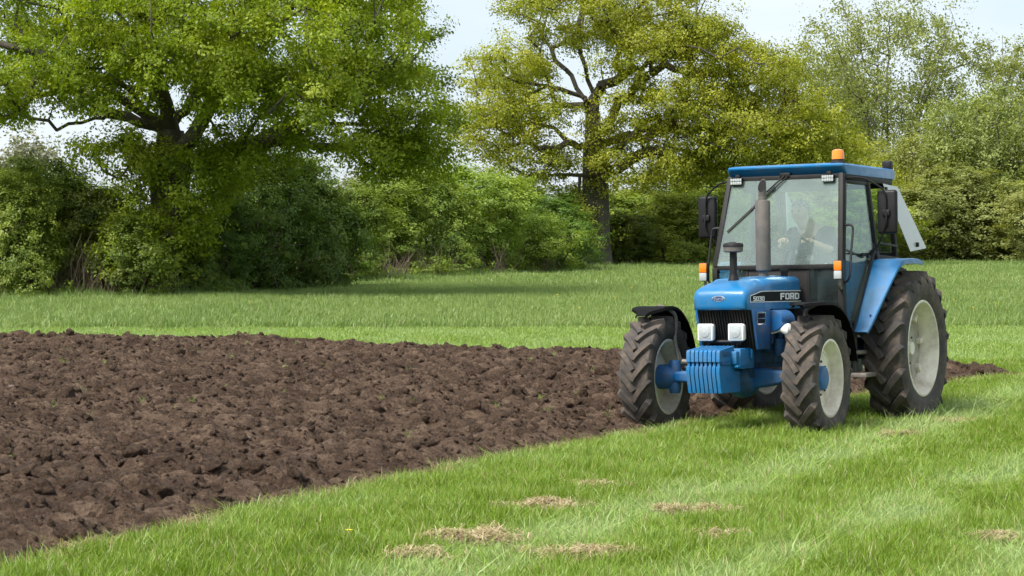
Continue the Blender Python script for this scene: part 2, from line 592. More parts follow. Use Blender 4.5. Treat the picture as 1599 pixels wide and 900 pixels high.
def soilmat():
    m, n, l, out = newmat('ploughed_soil')
    b = n.new('ShaderNodeBsdfPrincipled')
    tc = n.new('ShaderNodeTexCoord')
    n1 = n.new('ShaderNodeTexNoise')
    n1.inputs['Scale'].default_value = 3.0
    n1.inputs['Detail'].default_value = 9
    n1.inputs['Roughness'].default_value = 0.7
    l.new(tc.outputs['Object'], n1.inputs['Vector'])
    rp = n.new('ShaderNodeValToRGB')
    e = rp.color_ramp.elements
    e[0].position, e[0].color = 0.36, (0.055, 0.033, 0.021, 1)
    e[1].position, e[1].color = 0.66, (0.190, 0.130, 0.088, 1)
    x = e.new(0.5)
    x.color = (0.108, 0.070, 0.047, 1)
    l.new(n1.outputs['Fac'], rp.inputs['Fac'])
    n3 = n.new('ShaderNodeTexNoise')
    n3.inputs['Scale'].default_value = 26
    n3.inputs['Detail'].default_value = 6
    n3.inputs['Roughness'].default_value = 0.75
    l.new(tc.outputs['Object'], n3.inputs['Vector'])
    mr = n.new('ShaderNodeMapRange')
    mr.inputs['From Min'].default_value = 0.3
    mr.inputs['From Max'].default_value = 0.7
    mr.inputs['To Min'].default_value = 0.55
    mr.inputs['To Max'].default_value = 1.95
    l.new(n3.outputs['Fac'], mr.inputs['Value'])
    mm = n.new('ShaderNodeMixRGB')
    mm.blend_type = 'MULTIPLY'
    mm.inputs['Fac'].default_value = 1
    l.new(rp.outputs['Color'], mm.inputs['Color1'])
    l.new(mr.outputs['Result'], mm.inputs['Color2'])
    l.new(mm.outputs['Color'], b.inputs['Base Color'])
    b.inputs['Roughness'].default_value = 0.92
    b.inputs['Specular IOR Level'].default_value = 0.2
    n2 = n.new('ShaderNodeTexNoise')
    n2.inputs['Scale'].default_value = 38
    n2.inputs['Detail'].default_value = 6
    n2.inputs['Roughness'].default_value = 0.7
    l.new(tc.outputs['Object'], n2.inputs['Vector'])
    bm_ = n.new('ShaderNodeBump')
    bm_.inputs['Strength'].default_value = 1.0
    bm_.inputs['Distance'].default_value = 0.10
    l.new(n2.outputs['Fac'], bm_.inputs['Height'])
    l.new(bm_.outputs['Normal'], b.inputs['Normal'])
    l.new(b.outputs['BSDF'], out.inputs['Surface'])
    return m
M['soil'] = soilmat()

def groundmat():
    m, n, l, out = newmat('field_turf')
    b = n.new('ShaderNodeBsdfPrincipled')
    tc = n.new('ShaderNodeTexCoord')
    n1 = n.new('ShaderNodeTexNoise')
    n1.inputs['Scale'].default_value = 0.35
    n1.inputs['Detail'].default_value = 10
    n1.inputs['Roughness'].default_value = 0.75
    l.new(tc.outputs['Object'], n1.inputs['Vector'])
    rp = n.new('ShaderNodeValToRGB')
    e = rp.color_ramp.elements
    e[0].position, e[0].color = 0.35, (0.060, 0.115, 0.020, 1)
    e[1].position, e[1].color = 0.70, (0.140, 0.215, 0.045, 1)
    l.new(n1.outputs['Fac'], rp.inputs['Fac'])
    l.new(rp.outputs['Color'], b.inputs['Base Color'])
    b.inputs['Roughness'].default_value = 0.95
    b.inputs['Specular IOR Level'].default_value = 0.1
    n2 = n.new('ShaderNodeTexNoise')
    n2.inputs['Scale'].default_value = 30
    n2.inputs['Detail'].default_value = 5
    l.new(tc.outputs['Object'], n2.inputs['Vector'])
    bm_ = n.new('ShaderNodeBump')
    bm_.inputs['Strength'].default_value = 1.0
    bm_.inputs['Distance'].default_value = 0.05
    l.new(n2.outputs['Fac'], bm_.inputs['Height'])
    l.new(bm_.outputs['Normal'], b.inputs['Normal'])
    l.new(b.outputs['BSDF'], out.inputs['Surface'])
    return m
M['turf'] = groundmat()

# ------------------------------------------------------------------ ground sheet
xs = np.concatenate([np.linspace(-900, -60, 22), np.linspace(-55, 55, 111), np.linspace(60, 900, 22)])
ys = np.concatenate([np.linspace(-60, 0, 13), np.linspace(1, 160, 160), np.linspace(175, 1500, 40)])
gx, gy = np.meshgrid(xs, ys)
gzv = gz(gy)
ny, nx = gx.shape
idx = np.arange(nx * ny).reshape(ny, nx)
gf = np.stack([idx[:-1, :-1], idx[:-1, 1:], idx[1:, 1:], idx[1:, :-1]], -1).reshape(-1, 4)
ground = link('ground', np_mesh('ground', np.stack([gx, gy, gzv], -1).reshape(-1, 3), gf, smooth=True), mat=M['turf'])
tag(ground, 'gently rising green grass field reaching back to the hedgerow', 'field', kind='structure')

# ------------------------------------------------------------------ ploughed soil: one relief mesh along the furrows
def soil_height(u, v, inside):
    wx = u + 0.12 * fbm(u * 2.2, v * 2.2, 3, 21)
    wy = v + 0.12 * fbm(u * 2.2, v * 2.2, 3, 31)
    # furrow slices turned over, about 0.36 m apart, broken up along their length
    ph = (wy + 0.10 * fbm(u * 0.8, v * 0.8, 2, 3)) / 0.36
    saw = np.abs((ph % 1.0) - 0.35)
    furrow = np.clip(1 - saw / 0.5, 0, 1) * (0.65 + 0.5 * fbm(u * 1.3, v * 2.6, 2, 13))
    h = 0.020 + 0.085 * furrow
    h = h + 0.125 * clods(wx / 0.62, wy / 0.38, 1) * (0.45 + 0.8 * furrow) * np.clip(0.8 + 1.1 * fbm(u * .7, v * .7, 2, 47), 0.25, 1.6)
    h = h + 0.066 * clods(wx / 0.22, wy / 0.17, 2)
    h = h + 0.022 * clods(wx / 0.085, wy / 0.080, 3)
    h = h + 0.055 * fbm(u * 6, v * 6, 5, 17) + 0.022 * (0.5 - np.abs(fbm(u * 13, v * 13, 3, 19)) * 2) + 0.03 * fbm(u * .5, v * .5, 2, 41)
    h = 0.25 * np.tanh(h / 0.25) + 0.08 * h      # lumps slump rather than stand up as spikes
    edge = np.clip((inside + 0.05) / 0.45, 0, 1)
    edge = edge * edge * (3 - 2 * edge)
    return 0.012 + (h - 0.012) * (0.22 + 0.78 * edge)
su = np.arange(8.0, 36.0, 0.030)
sv = np.arange(-36, -8.2, 0.030)
U, V = np.meshgrid(su, sv)
X, Y = uv_to_xy(U, V)
near_ = (Y > 9.0) & (X < Y * 0.234 + 2.2) & (X > -Y * 0.234 - 4.2) & (V < np.interp(U, _eu, _ev) + 0.4) & (U < np.interp(V, _fv, _fu) + 0.6)
INS = np.full(U.shape, -1.0)
INS[near_] = plough_in(X[near_], Y[near_])
Z = gz(Y)
near_ &= INS > -0.2
Z[near_] += soil_height(U[near_], V[near_], INS[near_])
# keep what lies inside the plot and within reach of the view, a few metres of margin each side
keepv = (INS > -0.03) & (Y > 9.0) & (X < Y * 0.234 + 2.2) & (X > -Y * 0.234 - 4.2)
ids = np.arange(U.size).reshape(U.shape)
kq = keepv[:-1, :-1] & keepv[:-1, 1:] & keepv[1:, 1:] & keepv[1:, :-1]
q = np.stack([ids[:-1, :-1], ids[1:, :-1], ids[1:, 1:], ids[:-1, 1:]], -1)[kq]
used = np.unique(q)
remap = np.full(U.size, -1)
remap[used] = np.arange(len(used))
sverts = np.stack([X.ravel()[used], Y.ravel()[used], Z.ravel()[used]], -1)
print('soil quads', len(q))
soil = link('ploughed_soil', np_mesh('ploughed_soil', sverts, remap[q], smooth=True), mat=M['soil'])
tag(soil, 'dark brown freshly ploughed soil turned over in rough cloddy furrows', 'soil', kind='structure')

# ------------------------------------------------------------------ scattering by geometry nodes
def hidden_variants(name, meshes):
    c = bpy.data.collections.new(name)
    for i, me in enumerate(meshes):
        c.objects.link(bpy.data.objects.new('%s_%02d' % (name, i), me))
    return c

def scatter(name, pts, rots, scls, vi, tint, coll):
    me = bpy.data.meshes.new(name)
    n = len(pts)
    me.vertices.add(n)
    me.vertices.foreach_set('co', np.ascontiguousarray(pts, dtype=np.float32).ravel())
    for an, ty, arr, key in (('rot', 'FLOAT_VECTOR', rots, 'vector'), ('scl', 'FLOAT_VECTOR', scls, 'vector'),
                             ('tint', 'FLOAT', tint, 'value'), ('vi', 'INT', vi, 'value')):
        at = me.attributes.new(an, ty, 'POINT')
        at.data.foreach_set(key, np.ascontiguousarray(arr, dtype=np.int32 if ty == 'INT' else np.float32).ravel())
    o = link(name, me)
    ng = bpy.data.node_groups.new(name, 'GeometryNodeTree')
    ng.interface.new_socket('Geometry', in_out='INPUT', socket_type='NodeSocketGeometry')
    ng.interface.new_socket('Geometry', in_out='OUTPUT', socket_type='NodeSocketGeometry')
    N_, L_ = ng.nodes, ng.links
    gi, go = N_.new('NodeGroupInput'), N_.new('NodeGroupOutput')
    ci = N_.new('GeometryNodeCollectionInfo')
    ci.inputs['Collection'].default_value = coll
    ci.inputs['Separate Children'].default_value = True
    ci.inputs['Reset Children'].default_value = True
    ip = N_.new('GeometryNodeInstanceOnPoints')
    ip.inputs['Pick Instance'].default_value = True
    L_.new(gi.outputs[0], ip.inputs['Points'])
    L_.new(ci.outputs[0], ip.inputs['Instance'])
    for an, ty, sock in (('rot', 'FLOAT_VECTOR', 'Rotation'), ('scl', 'FLOAT_VECTOR', 'Scale'), ('vi', 'INT', 'Instance Index')):
        na = N_.new('GeometryNodeInputNamedAttribute')
        na.data_type = ty
        na.inputs['Name'].default_value = an
        src = [s for s in na.outputs if s.enabled and s.name == 'Attribute'][0]
        L_.new(src, ip.inputs[sock])
    L_.new(ip.outputs[0], go.inputs[0])
    md = o.modifiers.new('scatter', 'NODES')
    md.node_group = ng
    return o

# ---- loose clods thrown about on the soil
def clod_mesh(k):
    r = np.random.default_rng(100 + k)
    bm = NB()
    bmesh.ops.create_icosphere(bm, subdivisions=3, radius=1.0)
    off = r.random(3) * 50
    ax = np.array([1.0, 0.6 + 0.5 * r.random(), 0.45 + 0.3 * r.random()])
    planes = [(Vector(r.normal(size=3)).normalized(), 0.45 + 0.4 * r.random()) for _ in range(7)]
    for v in bm.verts:
        p = v.co.copy()
        for nn, dd in planes:                       # cut faces where the lump broke
            t = p.dot(nn)
            if t > dd:
                p -= nn * (t - dd) * 0.9
        a = np.array([p.x, p.y, p.z])
        w = fbm(np.array([a[0] * 1.8 + off[0] + a[2]]), np.array([a[1] * 1.8 + off[1] - a[2]]), 4, 60 + k)[0]
        w2 = fbm(np.array([a[0] * 6 + off[1]]), np.array([a[1] * 6 + off[2] + a[2] * 5]), 2, 70 + k)[0]
        p *= 1 + 0.45 * w + 0.12 * w2
        v.co = Vector((p.x * ax[0], p.y * ax[1], p.z * ax[2]))
    for f in bm.faces: f.smooth = True
    for e in bm.edges:
        if len(e.link_faces) == 2 and e.calc_face_angle(0) > R(32): e.smooth = False
    me = bpy.data.meshes.new('clod_%d' % k)
    bm.to_mesh(me)
    bm.free()
    me.materials.append(M['soil'])
    return me
clod_col = hidden_variants('clod_kind', [clod_mesh(k) for k in range(9)])
nc = 100000
cu = rng.uniform(8.5, 35, nc)
cv = rng.uniform(-33, -8.3, nc)
cx, cy = uv_to_xy(cu, cv)
ins = plough_in(cx, cy)
k = ((ins > 0.02) | ((ins > -0.28) & (rng.random(nc) < 0.22))) & (np.abs(cx) < cy * 0.234 + 3.0) & (cy > 10)
cx, cy, cu, cv, ins = cx[k], cy[k], cu[k], cv[k], ins[k]
cs = 0.010 + 0.045 * rng.random(len(cx)) ** 4 + 0.11 * (rng.random(len(cx)) > 0.972) * rng.random(len(cx))
cs *= np.clip(0.45 + ins * 0.9, 0.45, 1)
cz = gz(cy) + soil_height(cu, cv, ins) + cs * 0.02
clodo = scatter('soil_clods', np.stack([cx, cy, cz], -1),
                np.stack([rng.normal(0, .5, len(cx)), rng.normal(0, .5, len(cx)), rng.random(len(cx)) * 6.28], -1),
                np.repeat(cs[:, None], 3, 1) * (0.8 + 0.4 * rng.random((len(cx), 3))), rng.integers(0, 9, len(cx)), rng.random(len(cx)), clod_col)
tag(clodo, 'crumbled brown clods lying loose all over the ploughed soil', 'clods', kind='stuff')
print('clods', len(cx))
# ------------------------------------------------------------------ grass
def tuft_mesh(k, n, rad, hmean, wid, lean, mat, seed=0):
    r = np.random.default_rng(500 + seed * 50 + k)
    V_, F4, sh = [], [], []
    vs_, fs_ = [], []
    base = r.normal(0, rad * 0.55, (n, 2))
    ang = r.random(n) * 6.283
    hh = np.clip(r.normal(hmean, hmean * 0.28, n), hmean * 0.35, hmean * 1.8)
    ln = np.abs(r.normal(0, lean, n)) + 0.08
    dirx, diry = np.cos(ang), np.sin(ang)
    for i in range(n):
        w = wid * (0.6 + 0.8 * r.random())
        px, py = -diry[i] * w / 2, dirx[i] * w / 2
        tw = r.normal(0, 0.5)
        px, py = px * math.cos(tw) - py * math.sin(tw), px * math.sin(tw) + py * math.cos(tw)
        b = base[i]
        o = len(vs_)
        for t, ww in ((0, 0.8), (0.5, 1.0), (0.85, 0.6)):
            l_ = ln[i] * hh[i] * t ** 1.7
            z = hh[i] * (t - 0.35 * ln[i] * t * t)
            c = (b[0] + dirx[i] * l_, b[1] + diry[i] * l_, z - 0.01)
            vs_.append((c[0] - px * ww, c[1] - py * ww, c[2]))
            vs_.append((c[0] + px * ww, c[1] + py * ww, c[2]))
        l_ = ln[i] * hh[i] * 1.05
        vs_.append((b[0] + dirx[i] * l_, b[1] + diry[i] * l_, hh[i] * (1 - 0.38 * ln[i])))
        fs_ += [(o, o + 1, o + 3), (o, o + 3, o + 2), (o + 2, o + 3, o + 5), (o + 2, o + 5, o + 4), (o + 4, o + 5, o + 6)]
        sh += [r.random()] * 5
    me = np_mesh('tuft', np.array(vs_), np.array(fs_), {'shade': ('FACE', np.array(sh))}, smooth=True)
    me.materials.append(mat)
    return me
near_col = hidden_variants('grass_tuft', [tuft_mesh(k, 20, 0.055, 0.115, 0.0044, 0.6, M['grass'], 0) for k in range(8)])
mid_col = hidden_variants('mown_tuft', [tuft_mesh(k, 34, 0.16, 0.080, 0.0085, 0.7, M['grass'], 1) for k in range(6)])
tall_col = hidden_variants('tall_tuft', [tuft_mesh(k, 70, 0.28, 0.20, 0.009, 0.6, M['grass_far'], 2) for k in range(6)])
far_col = hidden_variants('far_tuft', [tuft_mesh(k, 90, 0.60, 0.24, 0.016, 0.6, M['grass_far'], 3) for k in range(6)])

def pts_in(y0, y1, dens, marg=0.6, seed=1):
    """even random points in the stretch of field that the view reaches, with a margin"""
    r = np.random.default_rng(seed)
    w1 = y1 * 0.234 + marg
    n = int((y1 - y0) * 2 * w1 * dens)
    y = r.uniform(y0, y1, n)
    x = r.uniform(-w1, w1, n)
    k_ = np.abs(x) < y * 0.234 + marg
    return x[k_], y[k_], r

def wheel_tracks(x, y):
    """0..1 where old wheelings pressed the grass flat and pale, parallel to the furrows"""
    u, v = xy_to_uv(x, y)
    t = 0
    for (v0, du, hw, a) in ((-7.82, 0.100, 0.42, 1.0), (-6.0, 0.080, 0.34, 0.9), (-4.7, 0.08, 0.32, 0.8)):
        c = v0 + (27 - u) * du + 0.14 * fbm(u * .35, u * 0 + v0, 2, 77)
        t = np.maximum(t, a * np.clip(1.35 - np.abs(v - c) / hw, 0, 1))
    return t * np.clip(0.75 + 0.9 * fbm(x * 1.1, y * 1.1, 3, 87), 0, 1)

# dry patches (px centre measured on the photograph, world metres): centre, half length, half width, angle
DRY = [((-0.23, 13.12), 0.30, 0.20, 0.3), ((0.22, 14.92), 0.30, 0.16, 0.5), ((0.38, 12.32), 0.26, 0.18, 0.1), ((1.22, 14.58), 0.27, 0.15, 0.0),
       ((0.64, 16.3), 0.20, 0.13, 0.4), ((3.77, 21.3), 0.20, 0.15, 0.2), ((4.64, 22.9), 0.22, 0.16, 0.2), ((2.91, 13.1), 0.14, 0.12, 0.0),
       ((-0.50, 12.30), 0.16, 0.16, 0.9), ((1.24, 13.2), 0.16, 0.12, 0.0)]
def dryness(x, y):
    d = 0
    for (cx_, cy_), a, b, an in DRY:
        dx, dy = x - cx_, y - cy_
        ex, ey = dx * math.cos(an) + dy * math.sin(an), -dx * math.sin(an) + dy * math.cos(an)
        d = np.maximum(d, np.clip(1.2 - ((ex / a) ** 2 + (ey / (b * 1.6)) ** 2), 0, 1))
    return d

# the field sward near the camera
x, y, r = pts_in(9.8, 34.5, 760, 1.9, 11)
ins = plough_in(x, y)
k = (ins < -0.02) & (r.random(len(x)) < np.clip(1.25 - y / 42, 0.3, 1)) & (xy_to_uv(x, y)[0] < 33.0)
# nothing grows where a tyre stands
for wx_, wy_ in ((3.05, 21.79), (4.28, 23.76)):
    k &= ((x - wx_) ** 2 + (y - wy_) ** 2) > 0.0
x, y, ins = x[k], y[k], ins[k]
tr = wheel_tracks(x, y)
dr = dryness(x, y)
k = r.random(len(x)) > 0.3 * dr
x, y, ins, tr, dr = x[k], y[k], ins[k], tr[k], dr[k]
pat = fbm(x * 0.55, y * 0.30, 3, 91)
fine = fbm(x * 2.3, y * 1.5, 2, 95)
tint = 0.28 + 0.26 * pat + 0.26 * fine + 0.60 * tr + 0.08 * (r.random(len(x)) - .5)
hs = (1.0 + 0.55 * fbm(x * 2.4, y * 1.6, 3, 99) + 0.15 * r.normal(size=len(x))) * (1 - 0.42 * tr) * (1 - 0.5 * dr)
edge_ = np.clip(1 - (-ins) / 0.35, 0, 1)
tint = tint + 0.18 * edge_
sz = np.clip(hs, 0.4, 1.8)
wsc = 1.0 + np.clip((y - 16) / 26, 0, 0.7)
rx_ = -0.55 * tr + r.normal(0, 0.12, len(x))
g1 = scatter('meadow_grass', np.stack([x, y, gz(y)], -1),
             np.stack([rx_, r.normal(0, .12, len(x)), r.random(len(x)) * 6.28 * (1 - .0 * tr)], -1),
             np.stack([wsc, wsc, sz], -1), r.integers(0, 8, len(x)), tint, near_col)
tag(g1, 'bright green meadow grass in the foreground with paler wheel tracks', 'grass', kind='stuff')
print('near tufts', len(x))

# mown headland behind the plot
MOW = lambda x_: 46.5 + 0.035 * x_ + 0.0
x, y, r = pts_in(30.5, 49, 46, 3.0, 12)
u, v = xy_to_uv(x, y)
k = (plough_in(x, y) < -0.05) & (u > 31.0) & (y < MOW(x) + 0.7 * fbm(x * .6, y * 0, 2, 51))
x, y = x[k], y[k]
tint = 0.56 + 0.25 * fbm(x * 0.8, y * 0.35, 3, 55) + 0.1 * (r.random(len(x)) - .5)
g2 = scatter('mown_grass', np.stack([x, y, gz(y)], -1), np.stack([r.normal(0, .1, len(x)), r.normal(0, .1, len(x)), r.random(len(x)) * 6.28], -1),
             np.stack([np.ones(len(x)), np.ones(len(x)), 0.75 + 0.3 * r.random(len(x))], -1), r.integers(0, 6, len(x)), tint, mid_col)
tag(g2, 'short yellow green mown strip along the far edge of the ploughing', 'grass', kind='stuff')

# tall grass back to the hedge
x, y, r = pts_in(41, 80, 20, 3.0, 13)
k = (y > MOW(x) + 0.7 * fbm(x * .6, y * 0, 2, 51))
x, y = x[k], y[k]
x2, y2, r2 = pts_in(80, 140, 5.5, 3.0, 14)
tl = []
for (nm, x_, y_, rr_, cl, lab) in (('tall_grass', x, y, r, tall_col, 'tall uncut green grass between the mown strip and the hedgerow'),
                                   ('far_grass', x2, y2, r2, far_col, 'far uncut meadow grass running up to the distant trees')):
    tint = 0.42 + 0.22 * fbm(x_ * 0.22, y_ * 0.09, 3, 61) + 0.10 * (rr_.random(len(x_)) - .5)
    hs = 0.85 + 0.3 * fbm(x_ * 0.4, y_ * 0.2, 2, 63) + 0.1 * rr_.normal(size=len(x_))
    go_ = scatter(nm, np.stack([x_, y_, gz(y_)], -1),
                  np.stack([rr_.normal(0, .08, len(x_)), rr_.normal(0, .08, len(x_)), rr_.random(len(x_)) * 6.28], -1),
                  np.stack([np.ones(len(x_)), np.ones(len(x_)), np.clip(hs, .5, 1.5)], -1), rr_.integers(0, 6, len(x_)), tint, cl)
    tag(go_, lab, 'grass', kind='stuff')
    print(nm, len(x_))

# ------------------------------------------------------------------ trees
def leaf_cloud(centers, crad, nleaf, size, up=0.5, flat=0.7, sub=7, seed=0, base_tint=None, outw=None, asp=0.62):
    """leaf-sized quads gathered in twig sprays round each clump centre; returns verts, faces, tint"""
    r = np.random.default_rng(900 + seed)
    nC = len(centers)
    crad = np.broadcast_to(crad, (nC,))
    sc = centers[:, None, :] + r.normal(0, 0.62, (nC, sub, 3)) * crad[:, None, None] * np.array([1, 1, flat])
    per = max(1, nleaf // sub)
    lc = sc[:, :, None, :] + r.normal(0, 0.26, (nC, sub, per, 3)) * crad[:, None, None, None] * np.array([1, 1, 0.75])
    n = nC * sub * per
    P = lc.reshape(n, 3)
    cen = np.repeat(centers, sub * per, 0)
    out = P - cen
    out /= np.linalg.norm(out, axis=1, keepdims=True) + 1e-6
    if outw is not None:
        o2 = P - outw
        o2 /= np.linalg.norm(o2, axis=1, keepdims=True) + 1e-6
        out = out * 0.5 + o2 * 0.7
    nor = out * 0.85 + np.array([0, 0, up]) + r.normal(0, 0.38, (n, 3))
    nor /= np.linalg.norm(nor, axis=1, keepdims=True)
    t = np.cross(nor, r.normal(size=(n, 3)))
    t /= np.linalg.norm(t, axis=1, keepdims=True)
    b = np.cross(nor, t)
    L = size * (0.6 + 0.8 * r.random((n, 1)))
    W = L * asp
    v0, v1, v2, v3 = P - t * L * .5, P + b * W * .5 + nor * L * .06, P + t * L * .5, P - b * W * .5 + nor * L * .06
    verts = np.stack([v0, v1, v2, v3], 1).reshape(-1, 3)
    faces = np.arange(n * 4).reshape(n, 4)
    ct = r.normal(0.5, 0.22, nC) if base_tint is None else base_tint
    tint = np.repeat(ct, sub * per) + r.normal(0, 0.11, n)
    return verts, faces, np.clip(tint, 0, 1)

def env_points(lobes, seed, shell=0.55):
    """clump centres in a union of ellipsoids (cx,cy,cz,rx,ry,rz,count), thicker towards the outside"""
    r = np.random.default_rng(300 + seed)
    out = []
    for (cx_, cy_, cz_, rx_, ry_, rz_, n) in lobes:
        d = r.normal(size=(n, 3))
        d /= np.linalg.norm(d, axis=1, keepdims=True)
        rad = (shell + (1 - shell) * r.random(n)) ** 0.7
        out.append(np.array([cx_, cy_, cz_]) + d * rad[:, None] * np.array([rx_, ry_, rz_]))
    return np.concatenate(out)

def skeleton(base, trunk, limbs, targets, seed, step=0.9, wob=0.16):
    """grow branches from the trunk and main limbs out to every clump; returns nodes, parents, load"""
    r = np.random.default_rng(700 + seed)
    nodes = [np.array(p, float) for p in trunk]
    par = [-1] + list(range(len(trunk) - 1))
    for l_ in limbs:
        pa = int(np.argmin([np.linalg.norm(n_ - np.array(l_[0])) for n_ in nodes]))
        pts = smooth_path([nodes[pa]] + [Vector(p) for p in l_[1:]], 4)
        for p in pts[1:]:
            nodes.append(np.array(p) + r.normal(0, wob * 0.5, 3))
            par.append(pa)
            pa = len(nodes) - 1
    root = np.array(trunk[-1])
    order = np.argsort(np.linalg.norm(targets - root, axis=1))
    plen = [0.0]
    for i in range(1, len(nodes)):
        plen.append(plen[par[i]] + np.linalg.norm(nodes[i] - nodes[par[i]]))
    tips = []
    for ti in order:
        t = targets[ti]
        A = np.array(nodes)
        d = np.linalg.norm(A - t, axis=1)
        cost = d + 0.12 * np.array(plen)
        cost[:max(1, len(trunk) - 2)] += 4.0
        cost += np.where(A[:, 2] > t[2] + 1.5, 1.2, 0)
        pa = int(np.argmin(cost))
        n = max(1, int(d[pa] / step))
        a0 = nodes[pa]
        back = nodes[par[pa]] if par[pa] >= 0 else a0
        tang = (a0 - back)
        tang = tang / (np.linalg.norm(tang) + 1e-6) * d[pa] * 0.35
        for s in range(1, n + 1):
            f = s / n
            p = a0 * (1 - f) + t * f + tang * (f * (1 - f)) * 1.2 + (r.normal(0, wob, 3) if s < n else 0)
            nodes.append(p)
            par.append(pa)
            plen.append(plen[pa] + np.linalg.norm(p - nodes[pa]))
            pa = len(nodes) - 1
        tips.append(pa)
    load = np.zeros(len(nodes))
    load[tips] += 1
    for i in range(len(nodes) - 1, 0, -1):
        load[par[i]] += load[i]
    return np.array(nodes), np.array(par), np.maximum(load, 1)

def branch_mesh(nodes, par, load, r_trunk, r_tip, sides=6, flare=1.3, pw=None):
    pw = pw or math.log(r_trunk / r_tip) / math.log(max(load[0], 2))
    rad = r_tip * load ** pw
    e = np.arange(1, len(nodes))
    a, b = nodes[par[e]], nodes[e]
    ra, rb = rad[par[e]], rad[e]
    ra = np.minimum(ra, rb * 1.35 + 0.01)
    rt = (nodes[:, 2] - nodes[0, 2])
    ra = ra * (1 + (flare - 1) * np.exp(-np.maximum(rt[par[e]], 0) / 0.9))
    rb = rb * (1 + (flare - 1) * np.exp(-np.maximum(rt[e], 0) / 0.9))
    d = b - a
    ln = np.linalg.norm(d, axis=1, keepdims=True) + 1e-6
    d = d / ln
    a = a - d * ra[:, None] * 0.35
    upv = np.where(np.abs(d[:, 2:3]) < 0.9, np.array([[0, 0, 1.0]]), np.array([[1.0, 0, 0]]))
    p = np.cross(d, upv)
    p /= np.linalg.norm(p, axis=1, keepdims=True)
    q_ = np.cross(d, p)
    an = np.arange(sides) * 2 * np.pi / sides
    cs_, sn = np.cos(an)[None, :, None], np.sin(an)[None, :, None]
    ring = p[:, None] * cs_ + q_[:, None] * sn
    A = a[:, None] + ring * ra[:, None, None]
    B = b[:, None] + ring * rb[:, None, None]
    verts = np.stack([A, B], 1).reshape(-1, 3)
    m = len(e)
    base = np.arange(m)[:, None] * 2 * sides
    kk = np.arange(sides)[None]
    k2 = (kk + 1) % sides
    faces = np.stack([base + kk, base + k2, base + sides + k2, base + sides + kk], -1).reshape(-1, 4)
    return verts, faces

def make_tree(name, label, base, trunk, limbs, lobes, bark, leafm, r_trunk, r_tip, crad, nleaf, size, seed, group=None, sides=7, shell=0.5,
              flat=0.7, up=0.5, step=0.9, wob=0.16, sub=7, flare=1.35, cat='tree', pw=None, bare=0.0):
    root = empty(name, base)
    tag(root, label, cat, group)
    T = env_points(lobes, seed, shell)
    T = T[T[:, 2] > 0.4]
    nodes, par, load = skeleton(base, trunk, limbs, T, seed, step, wob)
    bv, bf = branch_mesh(nodes, par, load, r_trunk, r_tip, sides, flare, pw)
    link('trunk', np_mesh('trunk', bv, bf, smooth=True), root, bark)
    r = np.random.default_rng(40 + seed)
    TL = T[r.random(len(T)) >= bare]
    lv, lf, lt = leaf_cloud(TL, crad * (0.7 + 0.6 * r.random(len(TL))), nleaf, size, up, flat, sub, seed)
    link('crown', np_mesh('crown', lv, lf, {'tint': ('FACE', lt)}), root, leafm)
    return root

def wx(px, d): return (px - 799.5) / 3417.0 * d
def wz(py, d): return CAM_H + (429.4 - py) / 3417.0 * d      # height of a picture row at distance d

# the big oak on the left, about 74 m away
D = 68.0
bz = float(gz(D))
bx = wx(262, D)
def L(px, py, dd=0.0): return (wx(px, D) - bx, dd, wz(py, D) - bz)
oak_trunk = [(0, 0, -0.3), (0.0, 0, 1.2), (0.10, 0, 2.6), (0.05, 0, 4.0), (0.1, 0, 5.2)]
oak_limbs = [
    [oak_trunk[-1], L(210, 150, -1), L(150, 40, -2), L(110, -60, -2)],
    [oak_trunk[-1], L(300, 150, 0), L(330, 40, 0), L(340, -80, 0)],
    [oak_trunk[-2], L(330, 190, -2.0), L(400, 90, -3.5), L(470, 20, -4)],
    [oak_trunk[-2], L(380, 240, -0.5), L(470, 210, -1.5), L(560, 150, -2.5), L(640, 110, -2)],
    [oak_trunk[-1], L(180, 175, 0), L(110, 195, 0), L(30, 185, 0), L(-60, 160, 0)],
    [oak_trunk[-1], L(250, 60, -3), L(240, -70, -4)],
    [oak_trunk[-1], L(290, 120, 3), L(380, 0, 4)],
    [oak_trunk[-1], L(200, 120, 3), L(60, 20, 4)],
    [oak_trunk[-1], L(120, 110, -2.5), L(0, 80, -3)],
]
px2m = D / 3417.0
def lobe(px, py, dd, rx, ry, rz, n):
    p = L(px, py, dd)
    return (p[0], p[1], p[2], rx * px2m, ry, rz * px2m, n)
oak_lobes = [
    lobe(230, -60, 0, 330, 7.0, 190, 170), lobe(90, 60, -2, 190, 5.0, 100, 85), lobe(300, 60, -4.5, 160, 3.5, 85, 75),
    lobe(450, 70, -2.5, 170, 5.0, 120, 105), lobe(590, 70, -1.5, 115, 4.5, 110, 75), lobe(640, 180, -1, 75, 3.5, 75, 36),
    lobe(520, 190, -2.5, 110, 4.0, 55, 40), lobe(600, 250, -1.5, 60, 2.2, 40, 24), lobe(430, 235, -1, 70, 2.0, 25, 10), lobe(665, 225, -1, 45, 2.2, 45, 20), lobe(150, 150, -2, 130, 4.0, 40, 30),
    lobe(20, 150, -1, 90, 4.0, 45, 26), lobe(-120, 80, 0, 150, 5.5, 150, 50), lobe(390, 165, -4, 100, 3.0, 40, 24), lobe(560, -60, 0, 120, 5, 110, 55),
    # young growth round the trunk
    lobe(285, 305, -0.9, 95, 1.3, 80, 56), lobe(190, 245, -0.8, 55, 1.3, 40, 20), lobe(240, 390, -1.2, 90, 1.2, 45, 30), lobe(345, 255, -1.5, 60, 1.5, 50, 26), lobe(330, 130, -5, 110, 2, 40, 20), lobe(180, 110, -5, 100, 2, 45, 18), lobe(450, 140, -4.5, 110, 2, 45, 22),
]
